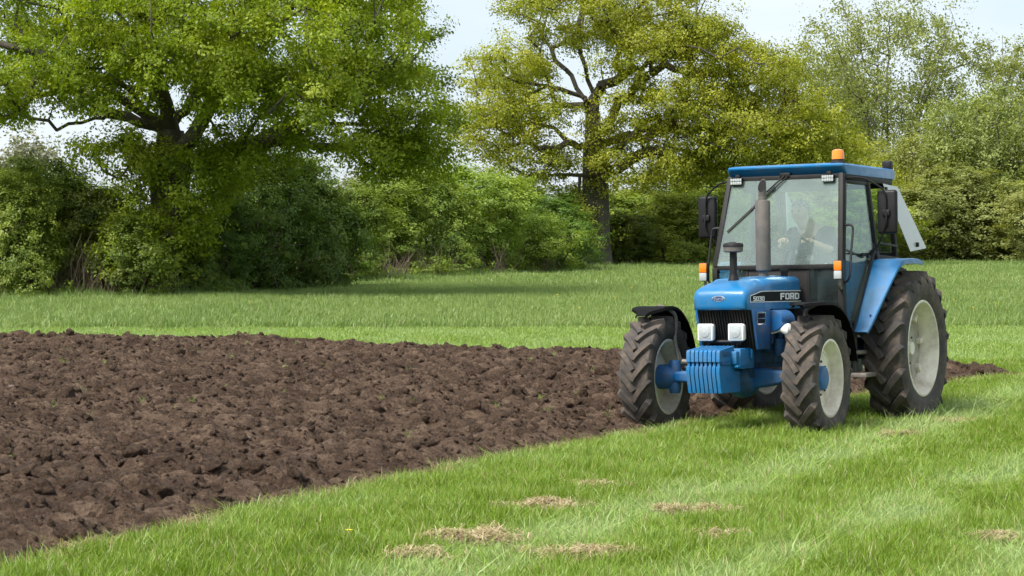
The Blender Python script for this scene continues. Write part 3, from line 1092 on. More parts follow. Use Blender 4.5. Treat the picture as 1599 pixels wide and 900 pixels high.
make_tree('oak_tree', 'large spreading oak with dense fresh green leaves on the left', (bx, D, bz), oak_trunk, oak_limbs, oak_lobes,
          M['bark'], M['oak_leaf'], 0.62, 0.014, 0.60, 266, 0.106, 1, sides=8, flat=0.62, up=0.55)

# the second oak, yellow-green and more open, about 118 m away
D = 118.0
bz = float(gz(D))
bx = wx(932, D)
px2m = D / 3417.0
oak2_trunk = [(0, 0, -0.3), (0.0, 0, 1.5), (-0.05, 0, 3.2), (-0.1, 0, 5.0), (-0.15, 0, 6.8), L(925, 175)]
oak2_limbs = [
    [oak2_trunk[-1], L(920, 140), L(905, 60, -1), L(915, -30, -1)],
    [oak2_trunk[-1], L(935, 140, 0), L(985, 110, 0), L(1040, 70, 0), L(1060, 0, 1)],
    [oak2_trunk[-2], L(980, 150, -1), L(1030, 110, -2), L(1110, 120, -2), L(1180, 90, -1)],
    [oak2_trunk[-1], L(900, 150, -1), L(840, 135, -2), L(780, 115, -1), L(740, 110, 0)],
    [oak2_trunk[-2], L(880, 230, -1), L(820, 235, -2), L(770, 200, -2)],
    [oak2_trunk[-2], L(985, 215, 1), L(1060, 200, 0), L(1150, 205, -1), L(1240, 200, -1)],
    [oak2_trunk[-3], L(960, 265, -1), L(1020, 240, -2), L(1080, 270, -2.5), L(1120, 300, -2)],
    [oak2_trunk[-2], L(1090, 170, 2), L(1170, 130, 2), L(1210, 190, 1)],
    [oak2_trunk[-1], L(880, 100, 2), L(840, 40, 3)],
]
oak2_lobes = [
    lobe(900, 20, 0, 110, 5.0, 70, 84), lobe(1030, 30, 0, 100, 5.0, 65, 80), lobe(970, -60, 0, 150, 5, 60, 40), lobe(1100, 90, -1, 80, 4.0, 55, 56), lobe(1180, 130, -1, 80, 4.5, 65, 70),
    lobe(1250, 200, -1, 70, 4.0, 55, 56), lobe(1150, 235, -2, 85, 3.0, 40, 44), lobe(800, 110, -1, 75, 4.5, 50, 46), lobe(760, 200, -1, 55, 3.5, 50, 32),
    lobe(830, 190, -2, 75, 3.5, 45, 40), lobe(830, 260, -1.5, 60, 2.5, 35, 26), lobe(1030, 165, -3, 100, 2.5, 40, 36), lobe(1050, 265, -2, 80, 2.5, 35, 34), lobe(1280, 235, 0, 70, 3, 40, 34),
    lobe(1130, 190, -2, 110, 3, 60, 30), lobe(1200, 260, -1, 90, 3, 40, 24), lobe(950, 240, -2.0, 55, 1.2, 50, 14), lobe(985, 100, -3, 60, 2.0, 40, 22), lobe(1000, 215, -2, 90, 2, 40, 22), lobe(1080, 180, -2, 90, 2.5, 50, 28), lobe(920, 330, -0.9, 34, 0.8, 70, 12),
]
make_tree('oak_tree', 'open yellow green oak with bare dark limbs standing behind the hedge in the middle', (bx, D, bz), oak2_trunk, oak2_limbs, oak2_lobes,
          M['bark'], M['oak2_leaf'], 0.72, 0.020, 0.86, 259, 0.132, 2, sides=7, flat=0.55, up=0.5, shell=0.35, wob=0.28)

# tall thin-leaved willows on the right, about 165 m away
def willow(px, top, d, wpx, seed, label, bark='bark_grey', dens=1.0, bare=0.0, low=0.35, nleaf=90, size=0.24, leaf='willow_leaf'):
    global D, bz, bx, px2m
    D = d
    bz = float(gz(D))
    bx = wx(px, D)
    px2m = D / 3417.0
    hgt = wz(top, D) - bz
    w = wpx * px2m
    tr = [(0, 0, -0.3), (0.1, 0, hgt * .12), (0.2, 0, hgt * .25)]
    rr_ = np.random.default_rng(seed)
    lm = []
    for i in range(9):
        a = i * 0.698 + rr_.normal(0, .2)
        s = 0.35 + 0.6 * rr_.random()
        lm.append([tr[-1], (math.cos(a) * w * .16 * s, math.sin(a) * w * .16 * s, hgt * .45),
                   (math.cos(a) * w * .36 * s, math.sin(a) * w * .33 * s, hgt * (.70 + .08 * rr_.random())), (math.cos(a) * w * .46 * s, math.sin(a) * w * .42 * s, hgt * (.84 + .14 * rr_.random()))])
    lb = [(0, 0, hgt * .70, w * .50, w * .42, hgt * .30, int(120 * dens)), (0, 0, hgt * .45, w * .46, w * .42, hgt * .25, int(80 * dens)),
          (0, 0, hgt * .22, w * .42, w * .40, hgt * .20, int(110 * dens * low))]
    make_tree('willow_tree', label, (bx, D, bz), tr, lm, lb, M[bark], M[leaf], 0.30, 0.017, max(0.85, w * 0.065), nleaf, size, seed, sides=5,
              group='willows on the right', shell=0.35, flat=0.95, up=0.35, step=1.2, wob=0.3, bare=bare, flare=1.1)
willow(1385, -25, 172, 320, 11, 'tallest thin leaved willow with a see through crown on the right', dens=2.4, low=0.8, nleaf=84, size=0.21)
willow(1590, 50, 185, 150, 12, 'pale willow top rising at the far right edge', dens=1.2, low=0.8, nleaf=84, size=.21)
willow(1290, 70, 182, 170, 13, 'grey green willow standing half hidden behind the yellow oak', dens=1.5, low=1.0, nleaf=98, size=.21)
willow(1440, 215, 150, 230, 14, 'bushy pale green sallow above the rear of the tractor', dens=1.7, low=1.5, nleaf=119, size=0.19)
willow(1560, 140, 146, 250, 15, 'broad bushy sallow filling the right edge', dens=2.0, low=1.6, nleaf=112, size=0.195)
willow(1330, 260, 140, 190, 16, 'round leafy sallow showing behind the cab roof', dens=1.5, low=1.5, nleaf=119, size=0.18, leaf='oak2_leaf')
willow(40, 215, 120, 120, 17, 'pale blossoming tree glimpsed beyond the hedge at far left', dens=0.8, low=0.8, nleaf=60, leaf='pale_leaf')
willow(545, 282, 135, 70, 18, 'small pale tree showing through the gap right of the big oak', dens=0.5, low=1.0, nleaf=60, leaf='pale_leaf')

# hedge bushes
def bush_meshes(k, tall):
    r = np.random.default_rng(60 + k)
    h_, w_ = tall, 1.9
    cl = []
    n = 165
    while len(cl) < n:
        t = r.random()
        z = 0.12 + t * (h_ - 0.35)
        prof = (0.80 + 0.25 * math.sin(t * 5 + k)) * (1 - max(0, t - .55) ** 1.6 * 1.9)
        a = r.random() * 6.283
        lumpy = 1 + 0.30 * math.sin(a * 3 + k * 2 + t * 4) + 0.12 * math.sin(a * 7 + t * 9)
        rad = w_ * prof * lumpy * (0.50 + 0.5 * math.sqrt(r.random()))
        cl.append((math.cos(a) * rad, math.sin(a) * rad, z))
    cl = np.array(cl)
    v_, f_, t_ = leaf_cloud(cl, 0.38 * (0.7 + 0.7 * r.random(n)), 224, 0.088, 0.5, 0.8, 7, 20 + k, outw=np.array([0, 0, h_ * .4]), asp=0.7)
    fol = np_mesh('foliage', v_, f_, {'tint': ('FACE', t_)})
    tr = [(0, 0, -0.1), (0, 0, .3)]
    lm = []
    for i in range(9):
        a = i * .7 + r.random() * .4
        s = .4 + .6 * r.random()
        lm.append([tr[0], (math.cos(a) * .35 * s, math.sin(a) * .35 * s, .7), (math.cos(a) * 1.2 * s, math.sin(a) * 1.2 * s, h_ * .55)])
    nodes, par, load = skeleton((0, 0, 0), tr, lm, cl[::3], 60 + k, 0.6, 0.08)
    v_, f_ = branch_mesh(nodes, par, load, 0.09, 0.012, 5, 1.0)
    return fol, np_mesh('stem', v_, f_, smooth=True)
BUSH = [bush_meshes(k, 4.3 + 0.25 * (k % 3)) for k in range(6)]
for f_, s_ in BUSH: s_.materials.append(M['stem'])
for f_, s_ in BUSH: f_.materials.append(M['hedge_leaf'])
def bush(px, py_base, py_top, wpx, kind, label, depth, light=False, group='bushes of the hedgerow', rot=None):
    d = depth
    z0 = float(gz(d))
    h_ = wz(py_top, d) - z0
    root = empty('hedge_bush', (wx(px, d), d, z0 - 0.1), rot if rot is not None else kind * 1.3 + px * 0.01)
    fol, st = BUSH[kind % 6]
    sc = h_ / (4.3 + 0.25 * (kind % 3))
    root.scale = (wpx * d / 3417.0 / 3.4, wpx * d / 3417.0 / 3.6, sc)
    tag(root, label, 'bush', group)
    fo = link('foliage', fol, root)
    fo.material_slots[0].link = 'OBJECT'
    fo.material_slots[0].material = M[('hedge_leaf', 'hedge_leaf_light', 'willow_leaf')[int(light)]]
    link('stem', st, root)
    return root
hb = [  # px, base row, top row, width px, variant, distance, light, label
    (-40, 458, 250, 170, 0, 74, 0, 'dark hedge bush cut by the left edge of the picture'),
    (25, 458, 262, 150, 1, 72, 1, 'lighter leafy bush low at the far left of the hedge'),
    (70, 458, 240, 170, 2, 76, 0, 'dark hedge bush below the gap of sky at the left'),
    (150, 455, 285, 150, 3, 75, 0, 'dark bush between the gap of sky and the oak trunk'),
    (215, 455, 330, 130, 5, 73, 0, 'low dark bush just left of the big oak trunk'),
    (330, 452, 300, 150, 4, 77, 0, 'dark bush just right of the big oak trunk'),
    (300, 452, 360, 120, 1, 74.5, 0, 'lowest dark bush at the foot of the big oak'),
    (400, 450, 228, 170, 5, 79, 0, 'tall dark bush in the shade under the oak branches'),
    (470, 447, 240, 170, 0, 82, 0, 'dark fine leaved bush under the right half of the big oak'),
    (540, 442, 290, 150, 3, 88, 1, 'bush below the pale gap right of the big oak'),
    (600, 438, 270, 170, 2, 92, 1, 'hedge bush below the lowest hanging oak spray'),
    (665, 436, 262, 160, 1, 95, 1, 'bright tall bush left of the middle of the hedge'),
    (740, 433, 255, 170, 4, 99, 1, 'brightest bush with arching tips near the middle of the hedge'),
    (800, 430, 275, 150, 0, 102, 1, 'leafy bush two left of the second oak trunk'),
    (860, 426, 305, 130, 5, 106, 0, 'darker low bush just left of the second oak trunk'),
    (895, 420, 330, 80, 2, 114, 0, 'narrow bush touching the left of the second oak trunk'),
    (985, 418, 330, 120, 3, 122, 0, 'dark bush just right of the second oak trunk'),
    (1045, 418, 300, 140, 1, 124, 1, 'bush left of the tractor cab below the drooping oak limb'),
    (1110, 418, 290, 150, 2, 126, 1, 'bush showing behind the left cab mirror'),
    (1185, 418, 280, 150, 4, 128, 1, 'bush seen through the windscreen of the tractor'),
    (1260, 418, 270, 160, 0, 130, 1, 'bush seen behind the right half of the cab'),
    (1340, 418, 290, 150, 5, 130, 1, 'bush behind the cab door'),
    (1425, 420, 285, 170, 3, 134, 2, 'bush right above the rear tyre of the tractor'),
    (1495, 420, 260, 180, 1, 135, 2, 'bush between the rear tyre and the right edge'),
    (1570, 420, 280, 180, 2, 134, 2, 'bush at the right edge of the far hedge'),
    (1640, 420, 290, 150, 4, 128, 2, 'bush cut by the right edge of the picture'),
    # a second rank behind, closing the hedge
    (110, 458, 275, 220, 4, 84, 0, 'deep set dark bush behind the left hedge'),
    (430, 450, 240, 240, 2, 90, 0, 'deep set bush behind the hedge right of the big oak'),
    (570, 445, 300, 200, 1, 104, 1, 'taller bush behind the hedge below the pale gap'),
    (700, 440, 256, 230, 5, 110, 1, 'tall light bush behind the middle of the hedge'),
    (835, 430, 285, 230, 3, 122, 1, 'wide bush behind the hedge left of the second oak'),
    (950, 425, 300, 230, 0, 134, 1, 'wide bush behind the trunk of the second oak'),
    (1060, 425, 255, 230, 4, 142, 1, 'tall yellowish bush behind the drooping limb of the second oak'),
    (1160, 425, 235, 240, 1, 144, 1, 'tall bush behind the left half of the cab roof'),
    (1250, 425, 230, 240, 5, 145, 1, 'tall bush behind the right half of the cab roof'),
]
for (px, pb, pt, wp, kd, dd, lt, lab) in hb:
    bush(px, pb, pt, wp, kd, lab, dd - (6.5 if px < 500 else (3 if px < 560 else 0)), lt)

# rank growth at the foot of the hedge: long grass, nettles and dead stalks
hx = np.array([-1200, 0, 300, 600, 800, 930, 1100, 1400, 1599, 2200.0])
hd = np.array([65.0, 65.5, 68, 87, 98, 112, 120, 123, 123, 123])
r = np.random.default_rng(77)
n = 5200
pxs = r.uniform(-150, 1750, n)
dd = np.interp(pxs, hx, hd) + r.normal(0, 0.9, n) - 0.5
x, y = (pxs - 799.5) / 3417 * dd, dd
hsc = np.clip(1.1 + 0.9 * fbm(x * .5, y * .2, 2, 15) + r.normal(0, .35, n), .6, 3.4)
g5 = scatter('hedge_foot_grass', np.stack([x, y, gz(y)], -1), np.stack([r.normal(0, .12, n), r.normal(0, .12, n), r.random(n) * 6.28], -1),
             np.stack([1 + 0 * x, 1 + 0 * x, hsc], -1), r.integers(0, 6, n), 0.18 + 0.16 * r.random(n), tall_col)
tag(g5, 'dark rank grass and nettles along the foot of the hedgerow', 'grass', kind='stuff')
def stalk_mesh(k):
    rr_ = np.random.default_rng(640 + k)
    bm_ = NB()
    for i in range(22):
        a = rr_.random() * 6.283
        ln = 0.5 + 1.0 * rr_.random()
        lean = 0.15 + 0.8 * rr_.random()
        b0 = Vector((rr_.normal(0, .35), rr_.normal(0, .25), 0))
        tip = b0 + Vector((math.cos(a) * lean * ln, math.sin(a) * lean * ln, ln))
        mid = (b0 + tip) / 2 + Vector((rr_.normal(0, .08), rr_.normal(0, .08), .1))
        tube(bm_, [b0, mid, tip], [.011, .008, .004], 4, cap=False)
    me = bpy.data.meshes.new('stalks')
    bm_.to_mesh(me)
    bm_.free()
    me.materials.append(M['stalk'])
    return me
M['stalk'] = principled('dead_stalk', (0.15, 0.115, 0.075), 0.9)
st_col = hidden_variants('dead_stalk', [stalk_mesh(k) for k in range(5)])
n = 60
pxs = np.concatenate([r.uniform(-100, 480, 36), r.uniform(480, 860, 20), r.uniform(1150, 1300, 4)])
dd = np.interp(pxs, hx, hd) + r.normal(0, .6, n) - .1
x, y = (pxs - 799.5) / 3417 * dd, dd
sc_ = 0.7 + 0.7 * r.random(n)
st_o = scatter('dead_stalks', np.stack([x, y, gz(y)], -1), np.stack([0 * x, 0 * x, r.random(n) * 6.28], -1), np.stack([sc_] * 3, -1), r.integers(0, 5, n), 0 * x, st_col)
tag(st_o, 'dead brown stalks and bare twigs low in the hedge', 'twigs', kind='stuff')
# ------------------------------------------------------------------ tractor
TM = Matrix(((-0.49057, 0.87132, -0.01221, 3.49604), (-0.87140, -0.49050, 0.00810, 24.20516), (0.00106, 0.01461, 0.99989, 0.0), (0, 0, 0, 1)))
tr_root = empty('tractor')
tr_root.matrix_world = TM
tag(tr_root, 'blue farm tractor with cab, cream rims and front weights at the edge of the ploughing', 'tractor')
T_ = tr_root

# ---- wheels
def tyre_bm(Rr, W, rim_r, nl, lug_h, lug_w, span):
    bm = NB()
    hw = W / 2
    rc = Rr - lug_h                     # carcass crown
    prof = [(rim_r - .005, -hw * .78), (rim_r + .02, -hw * .86), (rim_r + (rc - rim_r) * .30, -hw * .985), (rim_r + (rc - rim_r) * .58, -hw * 1.0),
            (rim_r + (rc - rim_r) * .80, -hw * .955), (rim_r + (rc - rim_r) * .94, -hw * .86), (rc - .004, -hw * .55), (rc, 0)]
    prof = prof + [(a, -b) for a, b in prof[-2::-1]]
    lathe(bm, prof, 'Y', n=72)
    bmesh.ops.delete(bm, geom=[f for f in bm.faces if len(f.verts) > 4], context='FACES_ONLY')
    def carc(y):
        t = abs(y) / hw
        pr = [(b / hw, a) for a, b in prof[len(prof) // 2:]]
        return float(np.interp(t, [p_[0] for p_ in pr[:4]], [p_[1] for p_ in pr[:4]]))
    ns = 8
    for side in (-1, 1):
        for i in range(nl):
            th0 = 2 * math.pi * (i + (0.5 if side > 0 else 0)) / nl
            rows = []
            for s in range(ns + 1):
                t = s / ns
                yy = side * (-0.03 * hw + t * hw * 1.0)
                th = th0 + span * (t ** 0.85)
                ay = abs(yy) / hw
                top = Rr - 0.012 * ay ** 2 - (0.0 if ay < .86 else (ay - .86) * Rr * 0.25)
                bot = rc - 0.02 if ay < .75 else rc - 0.02 - (ay - .75) * (rc - rim_r) * 1.15
                if s == ns:
                    top = bot + lug_h * .9
                # direction along the lug in the unrolled surface
                dth = span * 0.85 * max(t, .08) ** (-0.15)
                ds, dy = dth * Rr, hw * side
                ll = math.hypot(ds, dy)
                nx_, ny_ = -dy / ll, ds / ll                # normal in (circumference, y)
                w0 = lug_w * (1.0 + 0.25 * t)
                row = []
                for (rad, k_) in ((bot, -0.72), (top, -0.5), (top, 0.5), (bot, 0.72)):
                    a_ = th + nx_ * k_ * w0 / Rr
                    y_ = yy + ny_ * k_ * w0
                    y_ = max(-hw * 1.015, min(hw * 1.015, y_))
                    row.append(bm.verts.new((rad * math.cos(a_), y_, rad * math.sin(a_))))
                rows.append(row)
            for s in range(ns):
                for k_ in range(3):
                    bm.faces.new((rows[s][k_], rows[s + 1][k_], rows[s + 1][k_ + 1], rows[s][k_ + 1]))
            bm.faces.new(rows[0])
            bm.faces.new(rows[-1][::-1])
    return bm

def rim_bm(rr, hw):
    """rim with a flange at each bead and a drop centre"""
    bm = NB()
    prof = [(rr + .012, -hw - .004), (rr + .022, -hw * .99), (rr + .005, -hw * .93), (rr - .012, -hw * .9), (rr - .03, -hw * .55), (rr - .055, -hw * .35), (rr - .055, hw * .35), (rr - .03, hw * .55),
            (rr - .012, hw * .9), (rr + .005, hw * .93), (rr + .022, hw * .99), (rr + .012, hw + .004),
            (rr - .004, hw + .002), (rr - .022, hw * .88), (rr - .042, hw * .55), (rr - .066, hw * .33), (rr - .066, -hw * .33), (rr - .042, -hw * .55), (rr - .022, -hw * .88), (rr - .004, -hw - .002)]
    lathe(bm, prof, 'Y', n=64, closed=True)
    return bm
def disc_bm(rr, disc_y, hub_r, o):
    """dished wheel disc; o is the outer side"""
    bm = NB()
    lathe(bm, [(rr - .058, disc_y + .02 * o), (rr - .10, disc_y + .028 * o), (rr * .62, disc_y - .03 * o), (rr * .45, disc_y - .045 * o), (hub_r * .8, disc_y - .045 * o), (0.0001, disc_y - .045 * o)], 'Y', n=64)
    lathe(bm, [(rr - .058, disc_y + .01 * o), (rr - .10, disc_y + .018 * o), (rr * .62, disc_y - .04 * o), (rr * .45, disc_y - .055 * o), (0.0001, disc_y - .055 * o)], 'Y', n=64)
    return bm

def bolts(n, rad, y, sz, ln, o, parent):
    me = None
    for i in range(n):
        a = 2 * math.pi * i / n + .3
        if me is None:
            bm = NB()
            lathe(bm, [(0.0001, 0), (sz, 0), (sz, ln * o), (sz * .6, ln * 1.5 * o), (0.0001, ln * 1.5 * o)], 'Y', n=6)
            b_ = fin('wheel_nut', bm, M['black_dusty'], parent)
            me = b_.data
        else:
            b_ = link('wheel_nut', me, parent)
        b_.location = (rad * math.cos(a), y, rad * math.sin(a))

FT = tyre_bm(0.632, 0.355, 0.385, 18, 0.042, 0.046, 0.36)
bmesh.ops.recalc_face_normals(FT, faces=FT.faces)
ft_me = bpy.data.meshes.new('tyre'); FT.to_mesh(ft_me); FT.free()
RT = tyre_bm(0.843, 0.455, 0.515, 19, 0.052, 0.056, 0.34)
bmesh.ops.recalc_face_normals(RT, faces=RT.faces)
rt_me = bpy.data.meshes.new('tyre'); RT.to_mesh(rt_me); RT.free()
for me in (ft_me, rt_me):
    me.materials.append(M['rubber'])
    me.polygons.foreach_set('use_smooth', np.ones(len(me.polygons), dtype=bool))
    bm = NB(); bm.from_mesh(me)
    for e in bm.edges:
        if len(e.link_faces) == 2 and e.calc_face_angle(0) > R(38): e.smooth = False
    bm.to_mesh(me); bm.free()

def front_wheel(y, o, steer, spin):
    w = fin('front_wheel', rim_bm(0.372, 0.145), M['rim'], T_, sharp=40)
    fin('wheel_disc', disc_bm(0.372, 0.015 * o, 0.11, o), M['rim'], w, sharp=40)
    w.location = (2.32, y, 0.609)
    w.rotation_euler = (0, spin, steer)
    t = link('tyre', ft_me, w)
    hb_ = NB()
    lathe(hb_, [(0.0001, -.10 * o), (.128, -.10 * o), (.122, .065 * o), (.114, .085 * o), (.095, .093 * o), (.03, .097 * o), (0.0001, .097 * o)], 'Y', n=32)
    fin('hub', hb_, M['blue_dirty'], w)
    bolts(8, 0.165, -0.025 * o, .017, .05, o, w)
    return w
front_wheel(0.79, 1, R(-0.0) + R(2.3), 0.22)
front_wheel(-0.985, -1, R(2.3), 0.55)

def rear_wheel(y, o, spin):
    w = fin('rear_wheel', rim_bm(0.502, 0.195), M['rim'], T_, sharp=40)
    fin('wheel_disc', disc_bm(0.502, -0.02 * o, 0.14, o), M['rim_disc'], w, sharp=40)
    w.location = (0, y, 0.842)
    w.rotation_euler = (0, spin, 0)
    link('tyre', rt_me, w)
    hb_ = NB()
    lathe(hb_, [(0.0001, -.28 * o), (.13, -.28 * o), (.13, -.05 * o), (.11, -.02 * o), (.075, .03 * o), (.07, .07 * o), (0.0001, .07 * o)], 'Y', n=32)
    fin('hub', hb_, M['rim'], w)
    bolts(8, 0.20, -0.068 * o, .024, .05, o, w)
    for i in range(8):
        a = 2 * math.pi * i / 8 + .7
        bm = NB()
        box(bm, (math.cos(a) * .40, .0 * o, math.sin(a) * .40), (.11, .09, .06), (0, -a, 0))
        fin('rim_lug', bm, M['rim'], w, 0.006)
    return w
rear_wheel(0.915, 1, 0.1)
rear_wheel(-0.915, -1, 0.35)

# ---- hood
def hood_section(x, hw, zb, zt, rs, rs2, crown=0.012, n=6):
    pts = [(-hw, zb)]
    for i in range(n + 1):
        a = math.pi - (math.pi / 2) * i / n
        pts.append((-hw + rs + rs * math.cos(a), zt - rs2 + rs2 * math.sin(a)))
    pts.append((0, zt + crown))
    full = pts + [(-y_, z_) for y_, z_ in pts[-2::-1]]
    return [(x, y_, z_) for y_, z_ in full]
def loft(bm, secs, cap=True):
    rings = [[bm.verts.new(p) for p in s] for s in secs]
    n = len(rings[0])
    for a, b in zip(rings[:-1], rings[1:]):
        for k_ in range(n - 1):
            bm.faces.new((a[k_], a[k_ + 1], b[k_ + 1], b[k_]))
        bm.faces.new((a[n - 1], a[0], b[0], b[n - 1]))
    if cap:
        bm.faces.new(rings[0])
        bm.faces.new(rings[-1][::-1])
bm = NB()
loft(bm, [hood_section(2.905, .235, 1.345, 1.425, .045, .04, .0), hood_section(2.900, .262, 1.318, 1.455, .05, .05, .002), hood_section(2.886, .280, 1.304, 1.482, .055, .055, .004), hood_section(2.858, .289, 1.300, 1.507, .06, .055, .006),
          hood_section(2.80, .292, 1.298, 1.528, .072, .065, .008), hood_section(2.70, .293, 1.298, 1.556, .09, .085), hood_section(2.58, .293, 1.298, 1.583, .10, .10), hood_section(2.47, .293, 1.298, 1.602, .11, .11)])
hood = fin('hood', bm, M['blue'], T_, sharp=60)
bm = NB()
loft(bm, [hood_section(2.462, .288, 1.302, 1.602, .10, .10), hood_section(2.45, .291, 1.300, 1.610, .09, .085), hood_section(2.2, .291, 1.300, 1.618, .085, .08), hood_section(1.8, .291, 1.300, 1.628, .085, .075),
          hood_section(1.50, .291, 1.300, 1.634, .085, .075), hood_section(1.475, .283, 1.306, 1.625, .085, .075)])
hood_r = fin('hood_rear', bm, M['blue'], T_, sharp=60)
bm = NB()
loft(bm, [hood_section(2.470, .283, 1.31, 1.596, .10, .10), hood_section(2.452, .283, 1.31, 1.596, .10, .10)])
fin('hood_seam', bm, M['black'], T_)

# side stripes with block lettering
GLYPH = {'F': [(0, .3, 0, 1), (.3, 1, .77, 1), (.3, .86, .38, .60)],
         'O': [(0, .28, .06, .94), (.72, 1, .06, .94), (.28, .72, .78, 1), (.28, .72, 0, .22)],
         'R': [(0, .3, 0, 1), (.3, .94, .79, 1), (.66, .98, .56, .79), (.3, .94, .36, .56), (.58, .94, 0, .36)],
         'D': [(0, .3, 0, 1), (.3, .72, .78, 1), (.3, .72, 0, .22), (.72, 1, .10, .90)],
         '5': [(0, 1, .80, 1), (0, .3, .60, .80), (0, .92, .42, .60), (.68, 1, .20, .42), (0, .92, 0, .20)],
         '0': [(0, .28, .06, .94), (.72, 1, .06, .94), (.28, .72, .80, 1), (.28, .72, 0, .20)],
         '3': [(0, .92, .80, 1), (.68, 1, .60, .80), (.25, .92, .42, .60), (.68, 1, .20, .42), (0, .92, 0, .20)]}
def plate_y(poly, y, th):
    bm_ = NB()
    prism(bm_, poly, y, y + th)
    return bm_
for sgn in (1, -1):
    ys = 0.2935 * sgn
    th = 0.0012 * sgn
    # white outline then black field
    outer = [(2.815, 1.372), (1.482, 1.370), (1.482, 1.486), (2.46, 1.486), (2.55, 1.482), (2.815, 1.440)]
    inner = [(2.803, 1.380), (1.482, 1.378), (1.482, 1.478), (2.46, 1.478), (2.545, 1.474), (2.803, 1.434)]
    st = fin('side_stripe', plate_y(outer, ys, th), M['white'], T_, sharp=20)
    fin('stripe_field', plate_y(inner, ys + th, th), M['decal'], st, sharp=20)
    for word, x_front, x_back, zc, hh in (('FORD', 2.045, 1.525, 1.4275, .068), ('5030', 2.745, 2.455, 1.408, .046)):
        cw = (x_front - x_back) / 4
        for q_, ch in enumerate(word):
            bm = NB()
            x_st = (x_front - q_ * cw) if sgn > 0 else (x_back + q_ * cw)
            for (a0, a1, b0, b1) in GLYPH[ch]:
                xa, xb = x_st - sgn * a0 * cw * .88, x_st - sgn * a1 * cw * .88
                box(bm, ((xa + xb) / 2, ys + th * 2 + sgn * .0012, zc - hh / 2 + (b0 + b1) / 2 * hh), (abs(xb - xa), .0024, (b1 - b0) * hh))
            fin('letter' if ch.isalpha() else 'numeral', bm, M['white'], st)
# oval nose badge
bm = NB()
lathe(bm, [(0.0001, 0), (1.0, 0), (1.0, .6), (0.9, 1.0), (0.0001, 1.0)], 'X', n=40)
bmesh.ops.transform(bm, matrix=Matrix.Translation((2.901, -0.01, 1.412)) @ Matrix.Diagonal((.009, .070, .030, 1)), verts=bm.verts)
bd = fin('badge', bm, M['chrome'], T_)
bm = NB()
lathe(bm, [(0.0001, 0), (1.0, 0), (1.0, 1.0), (0.0001, 1.0)], 'X', n=40)
bmesh.ops.transform(bm, matrix=Matrix.Translation((2.9095, -0.01, 1.412)) @ Matrix.Diagonal((.002, .060, .023, 1)), verts=bm.verts)
fin('badge_field', bm, principled('badge_blue', (0.01, 0.05, 0.22), 0.3, coat=.5), bd)
me = text_copy('Ford', 0.040, 0.0003, 0.35, 0.0008, 1.35)
me.materials.append(M['chrome'])
o_ = link('lettering', me, bd)
o_.matrix_local = Matrix.Translation((2.9125, -0.01, 1.412)) @ Matrix(((0, 0, 1, 0), (1, 0, 0, 0), (0, 1, 0, 0), (0, 0, 0, 1)))

# ---- grille, ribs
bm = NB()
hexa(bm, [(2.68, -.262, .90), (2.68, .285, .90), (2.40, .285, .90), (2.40, -.262, .90), (2.82, -.275, 1.31), (2.82, .285, 1.31), (2.40, .285, 1.31), (2.40, -.275, 1.31)])
for i in range(19):
    y_ = -.255 + i * .0295
    hexa(bm, [(2.70, y_ - .006, .905), (2.70, y_ + .006, .905), (2.66, y_ + .006, .905), (2.66, y_ - .006, .905),
              (2.842, y_ - .006, 1.305), (2.842, y_ + .006, 1.305), (2.80, y_ + .006, 1.305), (2.80, y_ - .006, 1.305)])
fin('grille', bm, M['grille'], T_)

# ---- headlights
def headlight(y):
    bm_ = NB()
    z, hw, hh = 1.078, .084, .086
    prism_x(bm_, [(y - hw, z - hh), (y + hw, z - hh), (y + hw, z + hh), (y - hw, z + hh)], 2.895, 2.865)
    v0 = [v for v in bm_.verts]
    hexa(bm_, [(2.865, y - hw, z - hh), (2.865, y + hw, z - hh), (2.78, y + hw * .8, z - hh * .85), (2.78, y - hw * .8, z - hh * .85),
               (2.865, y - hw, z + hh), (2.865, y + hw, z + hh), (2.78, y + hw * .8, z + hh * .85), (2.78, y - hw * .8, z + hh * .85)])
    h_ = fin('headlight', bm_, M['white'], T_, 0.018, 3)
    bm_ = NB()
    prism_x(bm_, [(y - hw * .78, z - hh * .78), (y + hw * .78, z - hh * .78), (y + hw * .78, z + hh * .78), (y - hw * .78, z + hh * .78)], 2.890, 2.900)
    fin('lens', bm_, M['lens'], h_, 0.016, 3)
    bm_ = NB()
    lathe(bm_, [(0.0001, 2.900), (.052, 2.900), (.048, 2.905), (0.0001, 2.912)], 'X', (0, y, z), 28)
    fin('bulb_shield', bm_, M['lens'], h_)
headlight(-.165)
headlight(.165)
bm = NB()
tube(bm, [(2.80, -.20, .985), (2.80, .20, .985)], .018)
box(bm, (2.79, -.165, .985), (.05, .04, .06)); box(bm, (2.79, .165, .985), (.05, .04, .06))
fin('lamp_bar', bm, M['black'], T_)

